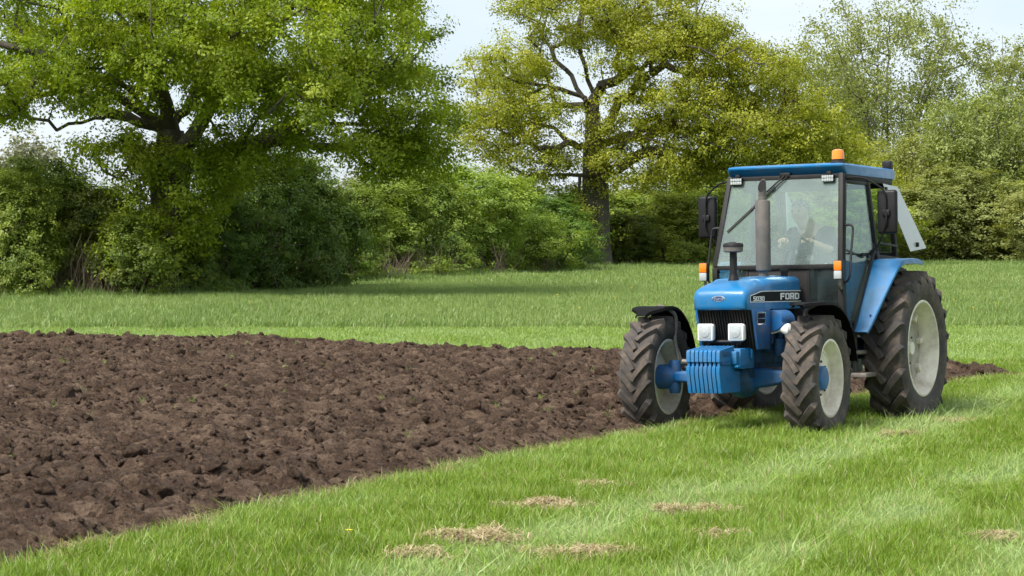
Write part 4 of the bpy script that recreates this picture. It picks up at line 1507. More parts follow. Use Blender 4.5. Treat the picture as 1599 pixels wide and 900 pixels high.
# ---- front weights: eight cast slabs
for i in range(8):
    y0 = -.182 + i * .0455 + .0045
    y1 = y0 + .0365
    ym = (y0 + y1) / 2
    bm = NB()
    # body below the lifting notch
    prism(bm, [(3.325, .690), (3.318, .755), (3.25, .762), (2.97, .762), (2.97, .70), (2.82, .69), (2.82, .492), (3.275, .492)], y0, y1)
    # waist, thinner
    prism(bm, [(3.304, .753), (3.300, .800), (2.97, .800), (2.97, .753)], ym - .012, ym + .012)
    # upper block, thinner towards the rear of its top
    prism(bm, [(3.316, .798), (3.312, .898), (3.295, .912), (3.23, .918), (3.23, .798)], y0, y1)
    prism(bm, [(3.232, .798), (3.232, .918), (2.95, .948), (2.95, .798)], ym - .0135, ym + .0135)
    prism(bm, [(3.232, .798), (3.232, .880), (2.95, .905), (2.95, .798)], y0, y1)
    w = fin('front_weight', bm, M['cast'], T_, 0.0015, 1)
    if i == 7:
        bm = NB()
        prism(bm, [(3.10, .845), (3.22, .845), (3.245, .862), (3.245, .888), (3.20, .895), (3.08, .895), (3.07, .86)], y1, y1 + .0025)
        fin('recess_shade', bm, M['blue_dark'], w, 0.001)  # raised plate; its darker blue paints in the shade of a recess
        bm = NB()
        prism(bm, [(3.03, .757), (3.26, .757), (3.28, .775), (3.26, .797), (3.03, .797), (3.01, .775)], y1 + .0005, y1 + .006)
        pl = fin('cast_plate', bm, M['blue_dark'], w, 0.003)
        for s_, sz, x_, z_, sh in (('Ford', .05, 3.145, .777, .35), ('95', .105, 3.08, .612, 0.0)):
            me = text_copy(s_, sz, .001, sh, .003, 1.5)
            me.materials.append(M['cast'])
            o_ = link('cast_lettering', me, w)
            o_.matrix_local = Matrix.Translation((x_, y1 + (.007 if sh else .001), z_)) @ Matrix(((-1, 0, 0, 0), (0, 0, 1, 0), (0, 1, 0, 0), (0, 0, 0, 1)))

# ---- weight carrier, side bracket, axle
bm = NB()
box(bm, (2.80, .0, .82), (.34, .50, .20))
box(bm, (2.93, .205, .83), (.22, .06, .13))
box(bm, (2.90, .225, .745), (.26, .05, .03))
box(bm, (2.72, .262, .86), (.05, .02, .10))
fin('weight_carrier', bm, M['blue'], T_, 0.012)
bm = NB()
hexa(bm, [(2.68, .288, .90), (2.68, .318, .90), (2.37, .318, .90), (2.37, .288, .90), (2.80, .288, 1.30), (2.80, .318, 1.30), (2.35, .318, 1.30), (2.35, .288, 1.30)])
sp = fin('side_panel', bm, M['blue_dirty'], T_, 0.01)
bm = NB()
for (x0, x1, z0, z1) in ((2.50, 2.70, 1.262, 1.276), (2.50, 2.70, 1.150, 1.162), (2.50, 2.70, 1.206, 1.216), (2.69, 2.705, 1.150, 1.276), (2.495, 2.51, 1.150, 1.276)):
    box(bm, ((x0 + x1) / 2, .321, (z0 + z1) / 2), (x1 - x0, .006, z1 - z0))
fin('vent_frame', bm, M['chrome'], sp)
bm = NB()
box(bm, (2.60, .3185, 1.213), (.19, .004, .11))
fin('vent', bm, M['decal'], sp)
bm = NB()
hexa(bm, [(2.68, -.318, .90), (2.68, -.280, .90), (2.37, -.288, .90), (2.37, -.318, .90), (2.80, -.318, 1.30), (2.80, -.288, 1.30), (2.35, -.288, 1.30), (2.35, -.318, 1.30)])
fin('side_panel', bm, M['blue_dirty'], T_, 0.01)
bm = NB()
lathe(bm, [(0.0001, 2.34), (.10, 2.34), (.112, 2.30), (.112, 2.02), (.10, 1.98), (0.0001, 1.98)], 'X', (0, .33, 1.18), 28)
fin('air_cleaner', bm, M['blue_dirty'], T_)
bm = NB()
lathe(bm, [(0.0001, .52), (.035, .52), (.062, .50), (.066, .475), (.055, .45), (.02, .40), (0.0001, .40)], 'Y', (2.30, .0, 1.09), 24)
tube(bm, [(2.30, .30, 1.06), (2.30, .42, 1.09)], .014)
fin('plough_lamp', bm, M['white'], T_)
# engine and gearbox mass
bm = NB()
box(bm, (2.05, 0, 1.02), (.95, .40, .52))
box(bm, (2.05, 0, .72), (.80, .30, .22))
box(bm, (2.05, .23, .98), (.55, .10, .22))
for i in range(4):
    tube(bm, [(1.75 + i * .18, .20, 1.18), (1.75 + i * .18, .30, 1.12), (1.75 + i * .18, .30, .95)], .022)
lathe(bm, [(0.0001, 2.55), (.09, 2.55), (.09, 2.48), (0.0001, 2.48)], 'X', (0, .22, .98), 20)
lathe(bm, [(0.0001, .82), (.055, .82), (.055, 1.0), (0.0001, 1.0)], 'Z', (2.18, .33, 0), 20)
fin('engine', bm, M['blue_dark'], T_, 0.015)
bm = NB()
box(bm, (.55, 0, .82), (2.10, .46, .50))
box(bm, (1.30, 0, .75), (.60, .56, .30))
box(bm, (-.05, 0, .85), (.50, .62, .55))
tube(bm, [(0, -.85, .842), (0, .85, .842)], .12, 16)
fin('gearbox', bm, M['blue_dark'], T_, 0.02)
# front axle beam, knuckles
bm = NB()
sec = [(-.80, .56, .665), (-.55, .545, .675), (-.25, .515, .70), (.0, .48, .72), (.25, .515, .70), (.45, .555, .68), (.64, .56, .665)]
rings = [[bm.verts.new((2.32 + dx, y_, z_)) for dx, z_ in ((.075, zl + .02), (.05, zl), (-.05, zl), (-.075, zl + .02), (-.075, zh - .02), (-.05, zh), (.05, zh), (.075, zh - .02))] for y_, zl, zh in sec]
for a, b in zip(rings[:-1], rings[1:]):
    for k_ in range(8):
        bm.faces.new((a[k_], a[(k_ + 1) % 8], b[(k_ + 1) % 8], b[k_]))
bm.faces.new(rings[0]); bm.faces.new(rings[-1][::-1])
lathe(bm, [(0.0001, 2.12), (.12, 2.14), (.19, 2.24), (.20, 2.34), (.15, 2.44), (.06, 2.50), (0.0001, 2.50)], 'X', (0, -.02, .60), 28)
ax = fin('front_axle', bm, M['blue_dirty'], T_, 0.008)
for s_, yk in ((1, .60), (-1, -.80)):
    bm = NB()
    lathe(bm, [(0.0001, yk - .05 * s_), (.085, yk - .05 * s_), (.118, yk), (.125, yk + .06 * s_), (.125, yk + .16 * s_), (0.0001, yk + .16 * s_)], 'Y', (2.32, 0, .609), 28)
    lathe(bm, [(0.0001, .44), (.05, .44), (.065, .48), (.065, .74), (.05, .78), (0.0001, .78)], 'Z', (2.32, yk - .03 * s_, 0), 20)
    fin('steering_knuckle', bm, M['blue_dirty'], ax)
bm = NB()
tube(bm, [(2.12, -.78, .70), (2.10, -.2, .69), (2.10, .2, .69), (2.12, .60, .70)], .018)
box(bm, (2.22, -.775, .715), (.24, .05, .04)); box(bm, (2.22, .60, .715), (.24, .05, .04))
tube(bm, [(2.45, -.62, .775), (2.45, -.12, .735)], .024)
fin('steering_rod', bm, M['steel'], ax)

# ---- front mudguards
def mudguard(y0, y1, s_):
    prof = [(2.82, 1.345), (2.66, 1.362), (2.50, 1.370), (2.30, 1.362), (2.10, 1.310), (1.93, 1.215), (1.80, 1.080), (1.71, .92), (1.66, .76)]
    if s_ < 0:
        prof = [(2.66, 1.245), (2.56, 1.295), (2.44, 1.330), (2.28, 1.340)] + prof[4:]
    pp = [(p.x, p.z) for p in smooth_path([(a, 0, b) for a, b in prof], 3)]
    bm_ = NB()
    rows = []
    yo = y1 if s_ > 0 else y0
    yi = y0 if s_ > 0 else y1
    for i, (x_, z_) in enumerate(pp):
        f_ = max(0.35, min(1, i / 5))
        yc = (y0 + y1) / 2
        a_, b_ = yc + (y0 - yc) * f_, yc + (y1 - yc) * f_
        j0, j1 = max(0, i - 1), min(len(pp) - 1, i + 1)
        d_ = Vector((pp[j1][0] - pp[j0][0], pp[j1][1] - pp[j0][1])).normalized()
        nx_, nz_ = d_.y, -d_.x
        if nz_ < 0 and x_ > 2.2: nx_, nz_ = -nx_, -nz_
        if nx_ > 0 and x_ < 2.0: nx_, nz_ = -nx_, -nz_
        row = []
        for yy, dr in ((a_, -.030), (a_ + .012, 0), (b_ - .012, 0), (b_, -.030), (b_ - .004, -.034), (b_ - .016, -.005), (a_ + .016, -.005), (a_ + .004, -.034)):
            row.append(bm_.verts.new((x_ + nx_ * dr, yy, z_ + nz_ * dr)))
        rows.append(row)
    for a, b in zip(rows[:-1], rows[1:]):
        for k_ in range(8):
            bm_.faces.new((a[k_], a[(k_ + 1) % 8], b[(k_ + 1) % 8], b[k_]))
    bm_.faces.new(rows[0]); bm_.faces.new(rows[-1][::-1])
    g_ = fin('front_mudguard', bm_, M['guard'], T_)
    bm_ = NB()
    yk = yi + .02 * s_
    tube(bm_, smooth_path([(2.22, yk - .05 * s_, .78), (2.20, yk, 1.0), (2.17, yk, 1.20), (2.22, yk + .03 * s_, 1.29), (2.28, yk + .16 * s_, 1.345)], 4), .021, 8)
    tube(bm_, [(2.20, yk, 1.0), (1.88, yk + .1 * s_, 1.16)], .016, 6)
    fin('mudguard_bracket', bm_, M['steel'], g_)
mudguard(.60, .985, 1)
mudguard(-1.18, -.80, -1)

# ---- air pre-cleaner, exhaust, fuel cap
bm = NB()
lathe(bm, [(0.0001, 1.565), (.060, 1.565), (.056, 1.60), (.042, 1.635), (.038, 1.66), (.037, 1.885), (0.0001, 1.885)], 'Z', (2.545, 0, 0), 24)
pc = fin('intake_stack', bm, M['black'], T_)
bm = NB()
lathe(bm, [(0.0001, 1.875), (.070, 1.875), (.098, 1.885), (.099, 1.93), (.102, 1.932), (0.0001, 1.932)], 'Z', (2.545, 0, 0), 32)
fin('precleaner_bowl', bm, M['exhaust'], pc, sharp=50)
bm = NB()
lathe(bm, [(0.0001, 1.932), (.104, 1.932), (.104, 1.945), (.096, 1.965), (.05, 1.975), (.015, 1.982), (0.0001, 1.982)], 'Z', (2.545, 0, 0), 32)
fin('precleaner_cap', bm, M['black_dusty'], pc, sharp=50)
EX, EY = 1.905, .055
bm = NB()
lathe(bm, [(0.0001, 1.62), (.048, 1.62), (.048, 1.68), (.074, 1.695), (.0775, 1.71), (.0775, 2.40), (.072, 2.412), (.040, 2.418), (0.0001, 2.418)], 'Z', (EX, EY, 0), 32)
mf = fin('exhaust_silencer', bm, M['exhaust'], T_, sharp=40)
bm = NB()
n = 24
path = [(EX, EY, 2.41), (EX, EY, 2.50), (EX + .004, EY, 2.56), (EX + .022, EY, 2.615), (EX + .055, EY, 2.66)]
tube(bm, [(EX, EY, 2.41), (EX, EY, 2.462)], .041, n, cap=False)
# slash-cut outlet looking forward
ring0 = []
ring1 = []
for k_ in range(n):
    a = 2 * math.pi * k_ / n
    x_, y_ = math.cos(a) * .041, math.sin(a) * .041
    ring0.append(bm.verts.new((EX + x_, EY + y_, 2.460)))
    ring1.append(bm.verts.new((EX + .010 + x_ , EY + y_, 2.570 - x_ * 1.7)))
for k_ in range(n):
    j = (k_ + 1) % n
    bm.faces.new((ring0[k_], ring0[j], ring1[j], ring1[k_]))
pp_ = fin('exhaust_pipe', bm, M['exhaust'], mf)
bm = NB()
ring = []
for k_ in range(n):
    a = 2 * math.pi * k_ / n
    x_, y_ = math.cos(a) * .037, math.sin(a) * .037
    ring.append(bm.verts.new((EX + .009 + x_, EY + y_, 2.566 - x_ * 1.7)))
bm.faces.new(ring)
fin('pipe_mouth', bm, M['flat_black'], pp_)  # black disc paints in the shade of the pipe's hollow
bm = NB()
lathe(bm, [(0.0001, 1.62), (.036, 1.62), (.036, 1.665), (.043, 1.668), (.043, 1.70), (.035, 1.708), (0.0001, 1.708)], 'Z', (1.60, .16, 0), 20)
fin('filler_cap', bm, M['black'], T_)

# ---- cab: shell, pillars, panes
WSB = (1.41, 1.735)         # windscreen foot  x, z
WST = (1.155, 2.665)        # windscreen head
def ws_x(z): return WSB[0] + (WST[0] - WSB[0]) * (z - WSB[1]) / (WST[1] - WSB[1])
def hw_at(z): return .735 + (.655 - .735) * (z - WSB[1]) / (WST[1] - WSB[1])
cab = empty('cab', parent=T_)
def part(name, bm_, mat, parent=T_, bevel=0.0, **kw): return fin(name, bm_, mat, parent, bevel, **kw)
def beam(bm_, p, q_, a, b, up=(0, 1, 0)):
    """bar of section a x b from p to q"""
    p, q_ = Vector(p), Vector(q_)
    d = (q_ - p).normalized()
    s = d.cross(Vector(up)).normalized()
    t = s.cross(d).normalized()
    c = [p + s * a / 2 * i + t * b / 2 * j for i, j in ((-1, -1), (1, -1), (1, 1), (-1, 1))]
    e = [q_ + s * a / 2 * i + t * b / 2 * j for i, j in ((-1, -1), (1, -1), (1, 1), (-1, 1))]
    hexa(bm_, c + e)
for s_ in (1, -1):
    bm = NB()
    beam(bm, (1.385, s_ * .708, 1.20), (WSB[0] - .02, s_ * .708, WSB[1]), .075, .06)
    beam(bm, (WSB[0] - .02, s_ * .708, WSB[1]), (WST[0] - .02, s_ * .630, WST[1] + .04), .075, .055)
    part('front_pillar', bm, M['black_dusty'], cab, 0.008)
    bm = NB()
    beam(bm, (.46, s_ * .655, 2.66), (.38, s_ * .715, 1.90), .055, .05)
    beam(bm, (.38, s_ * .715, 1.90), (.30, s_ * .715, 1.70), .09, .05)
    part('middle_pillar', bm, M['black_dusty'], cab, 0.008)
    bm = NB()
    beam(bm, (-.30, s_ * .63, 2.66), (-.42, s_ * .66, 1.80), .07, .05)
    part('rear_pillar', bm, M['black_dusty'], cab, 0.008)
    bm = NB()   # cant rail over the door
    beam(bm, (1.12, s_ * .640, 2.675), (-.33, s_ * .64, 2.665), .06, .05)
    part('roof_rail', bm, M['black_dusty'], cab, 0.008)
    # quarter: sill over the mudguard
    bm = NB()
    beam(bm, (.40, s_ * .70, 1.83), (-.45, s_ * .68, 1.80), .07, .05)
    beam(bm, (.36, s_ * .70, 1.985), (-.40, s_ * .68, 1.96), .025, .03)
    part('quarter_sill', bm, M['black_dusty'], cab, 0.006)
# bars across the front
bm = NB()
beam(bm, (WSB[0] - .015, -.70, WSB[1] - .005), (WSB[0] - .015, .70, WSB[1] - .005), .05, .05, (0, 0, 1))
part('screen_sill', bm, M['black_dusty'], cab, 0.006)
bm = NB()
beam(bm, (WST[0] - .02, -.64, WST[1] + .015), (WST[0] - .02, .64, WST[1] + .015), .05, .05, (0, 0, 1))
part('screen_header', bm, M['black_dusty'], cab, 0.006)
# rear cross members seen through the screen
bm = NB()
beam(bm, (-.42, -.66, 1.86), (-.42, .66, 1.86), .05, .06, (0, 0, 1))
part('rear_sill', bm, M['black_dusty'], cab, 0.006)
bm = NB()
beam(bm, (-.30, -.64, 2.63), (-.30, .64, 2.63), .05, .06, (0, 0, 1))
part('rear_bar', bm, M['black_dusty'], cab, 0.006)
# cowl below the screen and floor
bm = NB()
prism_x(bm, [(-.33, 1.12), (.335, 1.12), (.335, 1.705), (-.33, 1.705)], 1.40, 1.33)
part('cowl', bm, M['cowl'], cab, 0.006)
bm = NB()
box(bm, (.55, 0, 1.12), (1.68, 1.36, .07))
part('cab_floor', bm, M['black_dusty'], cab, 0.01)
for s_ in (1, -1):
    bm = NB()
    box(bm, (-.05, s_ * .55, 1.45), (.80, .26, .62))
    part('inner_arch', bm, M['black_dusty'], cab, 0.02)
bm = NB()
box(bm, (-.40, 0, 1.47), (.05, 1.30, .70))
part('bulkhead', bm, M['black_dusty'], cab, 0.02)
def pane(name, pts, mat, th=0.006, parent=cab):
    """flat pane through four or more points, given a thickness"""
    P = [Vector(p) for p in pts]
    nn = (P[1] - P[0]).cross(P[2] - P[0]).normalized() * th
    bm_ = NB()
    a = [bm_.verts.new(p) for p in P]
    b = [bm_.verts.new(p + nn) for p in P]
    bm_.faces.new(a); bm_.faces.new(b[::-1])
    for i in range(len(P)):
        j = (i + 1) % len(P)
        bm_.faces.new((a[i], b[i], b[j], a[j]))
    return fin(name, bm_, mat, parent, sharp=15)
pane('windscreen', [(WSB[0] + .004, -.68, WSB[1] + .018), (WSB[0] + .004, .68, WSB[1] + .018), (WST[0] + .004, .605, WST[1] - .008), (WST[0] + .004, -.605, WST[1] - .008)], M['glass'])
for s_ in (1, -1):
    pane('lower_window', [(1.395, s_ * .355, 1.16), (1.395, s_ * .672, 1.16), (1.395, s_ * .672, 1.700), (1.395, s_ * .355, 1.700)], M['glass_low'])
    bm = NB()
    beam(bm, (1.39, s_ * .345, 1.12), (1.39, s_ * .345, 1.71), .03, .025, (0, 1, 0))
    beam(bm, (1.39, s_ * .33, 1.135), (1.39, s_ * .70, 1.135), .05, .04, (0, 0, 1))
    part('lower_frame', bm, M['black_dusty'], cab, 0.004)
    # door: glass framed all round
    def dp(x_, z_):
        y_ = (.722 if z_ < WSB[1] else .722 - (z_ - WSB[1]) * .075)
        return (x_, s_ * y_, z_)
    outl = [(1.345, 1.15), (1.06, 1.15), (.90, 1.32), (.62, 1.66), (.44, 1.90), (.415, 1.98), (.475, 2.62), (1.125, 2.62), (1.345, 1.80)]
    d_ = empty('door', parent=T_)
    bm = NB()
    ring = [dp(*p) for p in outl]
    for a, b in zip(ring, ring[1:] + ring[:1]):
        beam(bm, a, b, .038, .034, (0, 1, 0))
    part('door_frame', bm, M['black_dusty'], d_, 0.004)
    up_ = [(1.335, 1.80), (.60, 1.69), (.44, 1.90), (.415, 1.98), (.475, 2.62), (1.125, 2.62)]
    lo_ = [(1.345, 1.15), (1.06, 1.15), (.90, 1.32), (.60, 1.69), (1.335, 1.80)]
    bm = NB()
    a = [bm.verts.new(dp(*p)) for p in up_]
    b = [bm.verts.new(Vector(dp(*p)) + Vector((0, s_ * .006, 0))) for p in up_]
    bm.faces.new(a); bm.faces.new(b[::-1])
    part('door_glass', bm, M['glass_side'], d_, sharp=15)
    bm = NB()
    a = [bm.verts.new(dp(*p)) for p in lo_]
    b = [bm.verts.new(Vector(dp(*p)) + Vector((0, s_ * .006, 0))) for p in lo_]
    bm.faces.new(a); bm.faces.new(b[::-1])
    part('lower_glass', bm, M['glass_side'], d_, sharp=15)
    bm = NB()
    box(bm, (.80, s_ * .742, 1.855), (.16, .025, .035)); box(bm, (.72, s_ * .755, 1.85), (.05, .03, .05))
    tube(bm, [(.95, s_ * .745, 1.86), (1.25, s_ * .735, 1.865)], .008)
    part('door_handle', bm, M['black'], d_, 0.004)
# quarter pane swung open behind the cab
pane('quarter_window', [(-.02, .665, 2.64), (-.50, .665, 2.62), (-1.35, .70, 1.95), (-.80, .70, 1.905)], M['panel'], .006)
for c_, z_ in (((-.10, .672, 2.59), (.05, .02, .03)), ((-1.02, .705, 1.985), (.05, .03, .05))):
    bm = NB()
    box(bm, c_, z_)
    part('window_catch', bm, M['black'], cab, 0.003)
pane('quarter_window', [(-.02, -.665, 2.64), (-.50, -.665, 2.62), (-1.35, -.70, 1.95), (-.80, -.70, 1.905)], M['panel'], .006)
pane('rear_window', [(-.43, -.60, 1.90), (-.43, .60, 1.90), (-.31, .58, 2.60), (-.31, -.58, 2.60)], M['glass_side'])

# roof: lip, fascia cut back at the front, slightly domed top
def rrect(x0, x1, hw, z, cr=.06, crf=None, n=4):
    out = []
    crf = crf or cr
    for (cx_, cy_, a0, c_) in ((x1 - crf, hw - crf, 0, crf), (x0 + cr, hw - cr, 90, cr), (x0 + cr, -hw + cr, 180, cr), (x1 - crf, -hw + crf, 270, crf)):
        for i in range(n + 1):
            a = R(a0 + 90 * i / n)
            out.append((cx_ + c_ * math.cos(a), cy_ + c_ * math.sin(a), z))
    return out
bm = NB()
def stack(bm_, rings_):
    rg = [[bm_.verts.new(p) for p in r_] for r_ in rings_]
    n_ = len(rg[0])
    for a, b in zip(rg[:-1], rg[1:]):
        for k_ in range(n_):
            bm_.faces.new((a[k_], a[(k_ + 1) % n_], b[(k_ + 1) % n_], b[k_]))
    bm_.faces.new(rg[0][::-1]); bm_.faces.new(rg[-1])
stack(bm, [rrect(-.41, 1.085, .655, 2.693, .03), rrect(-.42, 1.095, .667, 2.700, .03), rrect(-.425, 1.178, .667, 2.782, .035, .05), rrect(-.425, 1.182, .664, 2.797, .035, .05), rrect(-.41, 1.165, .650, 2.812, .04),
           rrect(-.35, 1.05, .57, 2.826, .05), rrect(-.2, .8, .4, 2.834, .05)])
fin('roof', bm, M['blue'], cab, sharp=30)
bm = NB()
box(bm, (1.12, 0, 2.708), (.10, .12, .05))
part('wiper_motor', bm, M['black'], cab, 0.008)
bm = NB()
wp0 = Vector((1.175, .0, 2.70))
def on_ws(y_, z_, off=.03): return Vector((ws_x(z_) + off, y_, z_))
tube(bm, [wp0, on_ws(-.20, 2.52, .035), on_ws(-.30, 2.42, .02)], .009)
tube(bm, [wp0 + Vector((0, .03, -.01)), on_ws(-.17, 2.50, .035), on_ws(-.28, 2.40, .02)], .007)
beam(bm, on_ws(-.10, 2.58, .018), on_ws(-.60, 2.115, .018), .012, .022)
part('wiper', bm, M['black'], cab)
# work lights under the roof lip
for y_ in (-.54, .50):
    bm = NB()
    box(bm, (1.19, y_, 2.655), (.05, .135, .072))
    box(bm, (1.17, y_, 2.70), (.02, .05, .06))
    box(bm, (1.14, y_ + .06, 2.70), (.03, .16, .012))
    wlt = part('work_light', bm, M['black'], T_, 0.005)
    for r_ in range(2):
        for c_ in range(5):
            bm = NB()
            box(bm, (1.2155, y_ - .052 + c_ * .026, 2.638 + r_ * .034), (.006, .024, .030))
            part('lamp_cell', bm, M['lens'], wlt, 0.004)
# beacons
bm = NB()
lathe(bm, [(0.0001, 2.80), (.082, 2.80), (.078, 2.835), (.066, 2.845), (.066, 2.862), (0.0001, 2.862)], 'Z', (1.02, .545, 0), 28)
bc = part('beacon', bm, M['black_dusty'], T_)
bm = NB()
lathe(bm, [(0.0001, 2.862), (.066, 2.862), (.064, 2.93), (.056, 2.957), (.03, 2.967), (0.0001, 2.968)], 'Z', (1.02, .545, 0), 28)
part('beacon_dome', bm, M['orange'], bc, sharp=50)
bm = NB()
box(bm, (-.36, .60, 2.85), (.10, .10, .11))
part('rear_lamp', bm, M['black'], cab, 0.015)
# mirrors on bent arms
for s_ in (1, -1):
    bm = NB()
    box(bm, (.865, s_ * 1.03, 2.297), (.075, .215, .462))
    mi = part('mirror', bm, M['black'], T_, 0.03, segs=3)
    bm = NB()
    box(bm, (.905, s_ * 1.03, 2.285), (.05, .085, .07))
    part('mirror_clamp', bm, M['black'], mi, 0.012)
    bm = NB()
    tube(bm, smooth_path([(1.10, s_ * .66, 2.66), (1.02, s_ * .80, 2.655), (.96, s_ * .93, 2.59), (.925, s_ * 1.02, 2.50), (.925, s_ * 1.03, 2.30), (.925, s_ * 1.03, 2.17), (.84, s_ * .92, 1.97), (.72, s_ * .78, 1.865), (.60, s_ * .73, 1.855)], 4), .0105, 8)
    part('mirror_arm', bm, M['black'], mi)
    # side lamps on the front corners
    bm = NB()
    box(bm, (1.575, s_ * .755, 1.690), (.07, .085, .195))
    ind = part('side_lamp', bm, M['black'], T_, 0.008)
    bm = NB()
    box(bm, (1.618, s_ * .755, 1.733), (.028, .082, .098))
    part('amber_lens', bm, M['amber'], ind, 0.008)
    bm = NB()
    box(bm, (1.618, s_ * .755, 1.640), (.028, .082, .085))
    part('clear_lens', bm, M['lens'], ind, 0.008)
    bm = NB()
    tube(bm, smooth_path([(1.57, s_ * .75, 1.59), (1.56, s_ * .75, 1.53), (1.46, s_ * .72, 1.50), (1.39, s_ * .71, 1.50)], 3), .016)
    part('lamp_bracket', bm, M['steel'], ind)
    bm = NB()
    tube(bm, smooth_path([(1.26, s_ * .70, 2.16), (1.275, s_ * .78, 2.155), (1.285, s_ * .80, 2.09), (1.35, s_ * .80, 1.85), (1.40, s_ * .80, 1.62), (1.39, s_ * .73, 1.55)], 4), .012, 8)
    part('grab_handle', bm, M['black'], cab)

# ---- rear mudguards
for s_ in (1, -1):
    prof = [(1.17, 1.045, .735, .90), (1.10, 1.12, .735, .92), (.85, 1.46, .735, 1.00), (.64, 1.72, .735, 1.06), (.57, 1.785, .735, 1.08), (.50, 1.805, .735, 1.085), (.25, 1.815, .715, 1.09), (.05, 1.810, .70, 1.09), (-.06, 1.795, .69, 1.09)]
    bm = NB()
    rows = []
    for i, (x_, z_, ya, yb) in enumerate(prof):
        j0, j1 = prof[max(0, i - 1)], prof[min(len(prof) - 1, i + 1)]
        d_ = Vector((j1[0] - j0[0], j1[1] - j0[1])).normalized()
        nx_, nz_ = -d_.y, d_.x          # towards the axle
        if nx_ * (0 - x_) + nz_ * (.84 - z_) < 0: nx_, nz_ = -nx_, -nz_
        lip = .028 if i < 4 else .055
        row = []
        for yy, dr in ((ya, 0), (yb - .015, 0), (yb, .006), (yb + .004, lip), (yb - .006, lip), (yb - .012, .014), (ya, .010)):
            row.append(bm.verts.new((x_ + nx_ * dr, s_ * yy, z_ + nz_ * dr)))
        rows.append(row)
    for a, b in zip(rows[:-1], rows[1:]):
        for k_ in range(7):
            bm.faces.new((a[k_], a[(k_ + 1) % 7], b[(k_ + 1) % 7], b[k_]))
    bm.faces.new(rows[0]); bm.faces.new(rows[-1][::-1])
    mg = fin('rear_mudguard', bm, M['blue'], T_, sharp=30)
    bm = NB()   # inner side wall down to the cab floor
    prism(bm, [(1.15, 1.06), (.86, 1.44), (.60, 1.74), (.50, 1.80), (-.10, 1.79), (-.60, 1.70), (-.75, 1.1), (-.3, .95), (.6, .95)], s_ * .70, s_ * .722)
    fin('mudguard_wall', bm, M['black_dusty'], mg)
    bm = NB()
    tube(bm, [(1.18, s_ * .745, 1.045), (.86, s_ * .745, 1.468), (.585, s_ * .745, 1.80), (.46, s_ * .735, 1.90)], .020, 6)
    fin('door_seal', bm, M['black'], mg)
    lathe_c = (1.03, s_ * .86, 1.245)
    bm = NB()
    lathe(bm, [(0.0001, 0), (.012, 0), (.012, .008), (0.0001, .008)], 'Z', (1.045, s_ * .89, 1.215), 10)
    fin('bolt', bm, M['black'], mg)
# ---- steps and hangers
for s_ in (1, -1):
    for c_, z_ in (((.93, s_ * .76, .590), (.34, .20, .045)), ((.90, s_ * .68, .825), (.30, .16, .04))):
        bm = NB()
        box(bm, c_, z_)
        fin('step', bm, M['steel'], T_, 0.006)
    for c_, z_ in (((1.10, s_ * .66, .82), (.05, .04, .56)), ((.78, s_ * .62, .80), (.05, .04, .52))):
        bm = NB()
        box(bm, c_, z_)
        fin('step_hanger', bm, M['steel'], T_, 0.006)
bm = NB()
box(bm, (1.25, .42, .86), (.55, .26, .40))
fin('fuel_tank', bm, M['black'], T_, 0.04)
bm = NB()
box(bm, (1.25, -.42, .86), (.55, .26, .40))
fin('battery_box', bm, M['black'], T_, 0.02)

# ---- inside the cab
bm = NB()
box(bm, (.10, 0, 1.50), (.48, .48, .12)); box(bm, (-.14, 0, 1.80), (.12, .46, .52), (0, -.12, 0)); box(bm, (.08, 0, 1.30), (.34, .34, .30))
fin('seat', bm, M['black'], cab, 0.04, 3)
bm = NB()
SWC, SWN = Vector((.86, -.03, 1.96)), Vector((-.55, 0, .83)).normalized()
a_, b_ = frame_of(SWN)
tube(bm, [SWC + (a_ * math.cos(t * math.pi / 16) + b_ * math.sin(t * math.pi / 16)) * .20 for t in range(33)], .014, 8, cap=False)
for t in (0.5, 2.6, 4.7):
    tube(bm, [SWC - SWN * .03, SWC + (a_ * math.cos(t) + b_ * math.sin(t)) * .20], .010, 6)
tube(bm, [SWC - SWN * .02, SWC - SWN * .45], .03, 10)
fin('steering_wheel', bm, M['black'], cab)
bm = NB()
prism(bm, [(1.16, 1.20), (1.04, 1.20), (1.03, 1.82), (1.07, 1.93), (1.12, 1.99), (1.15, 2.00), (1.14, 1.95), (1.12, 1.86), (1.16, 1.80)], .22, .31)
fin('lever_console', bm, M['black'], cab, 0.012)
bm = NB()
box(bm, (1.22, -.02, 1.62), (.22, .50, .22))
fin('dashboard', bm, M['black_dusty'], cab, 0.03)
bm = NB()
box(bm, (1.0, 0, 2.60), (.05, 1.10, .13), (0, .5, 0))
fin('sun_visor', bm, principled('visor', (.12, .15, .14), .5), cab, 0.01)
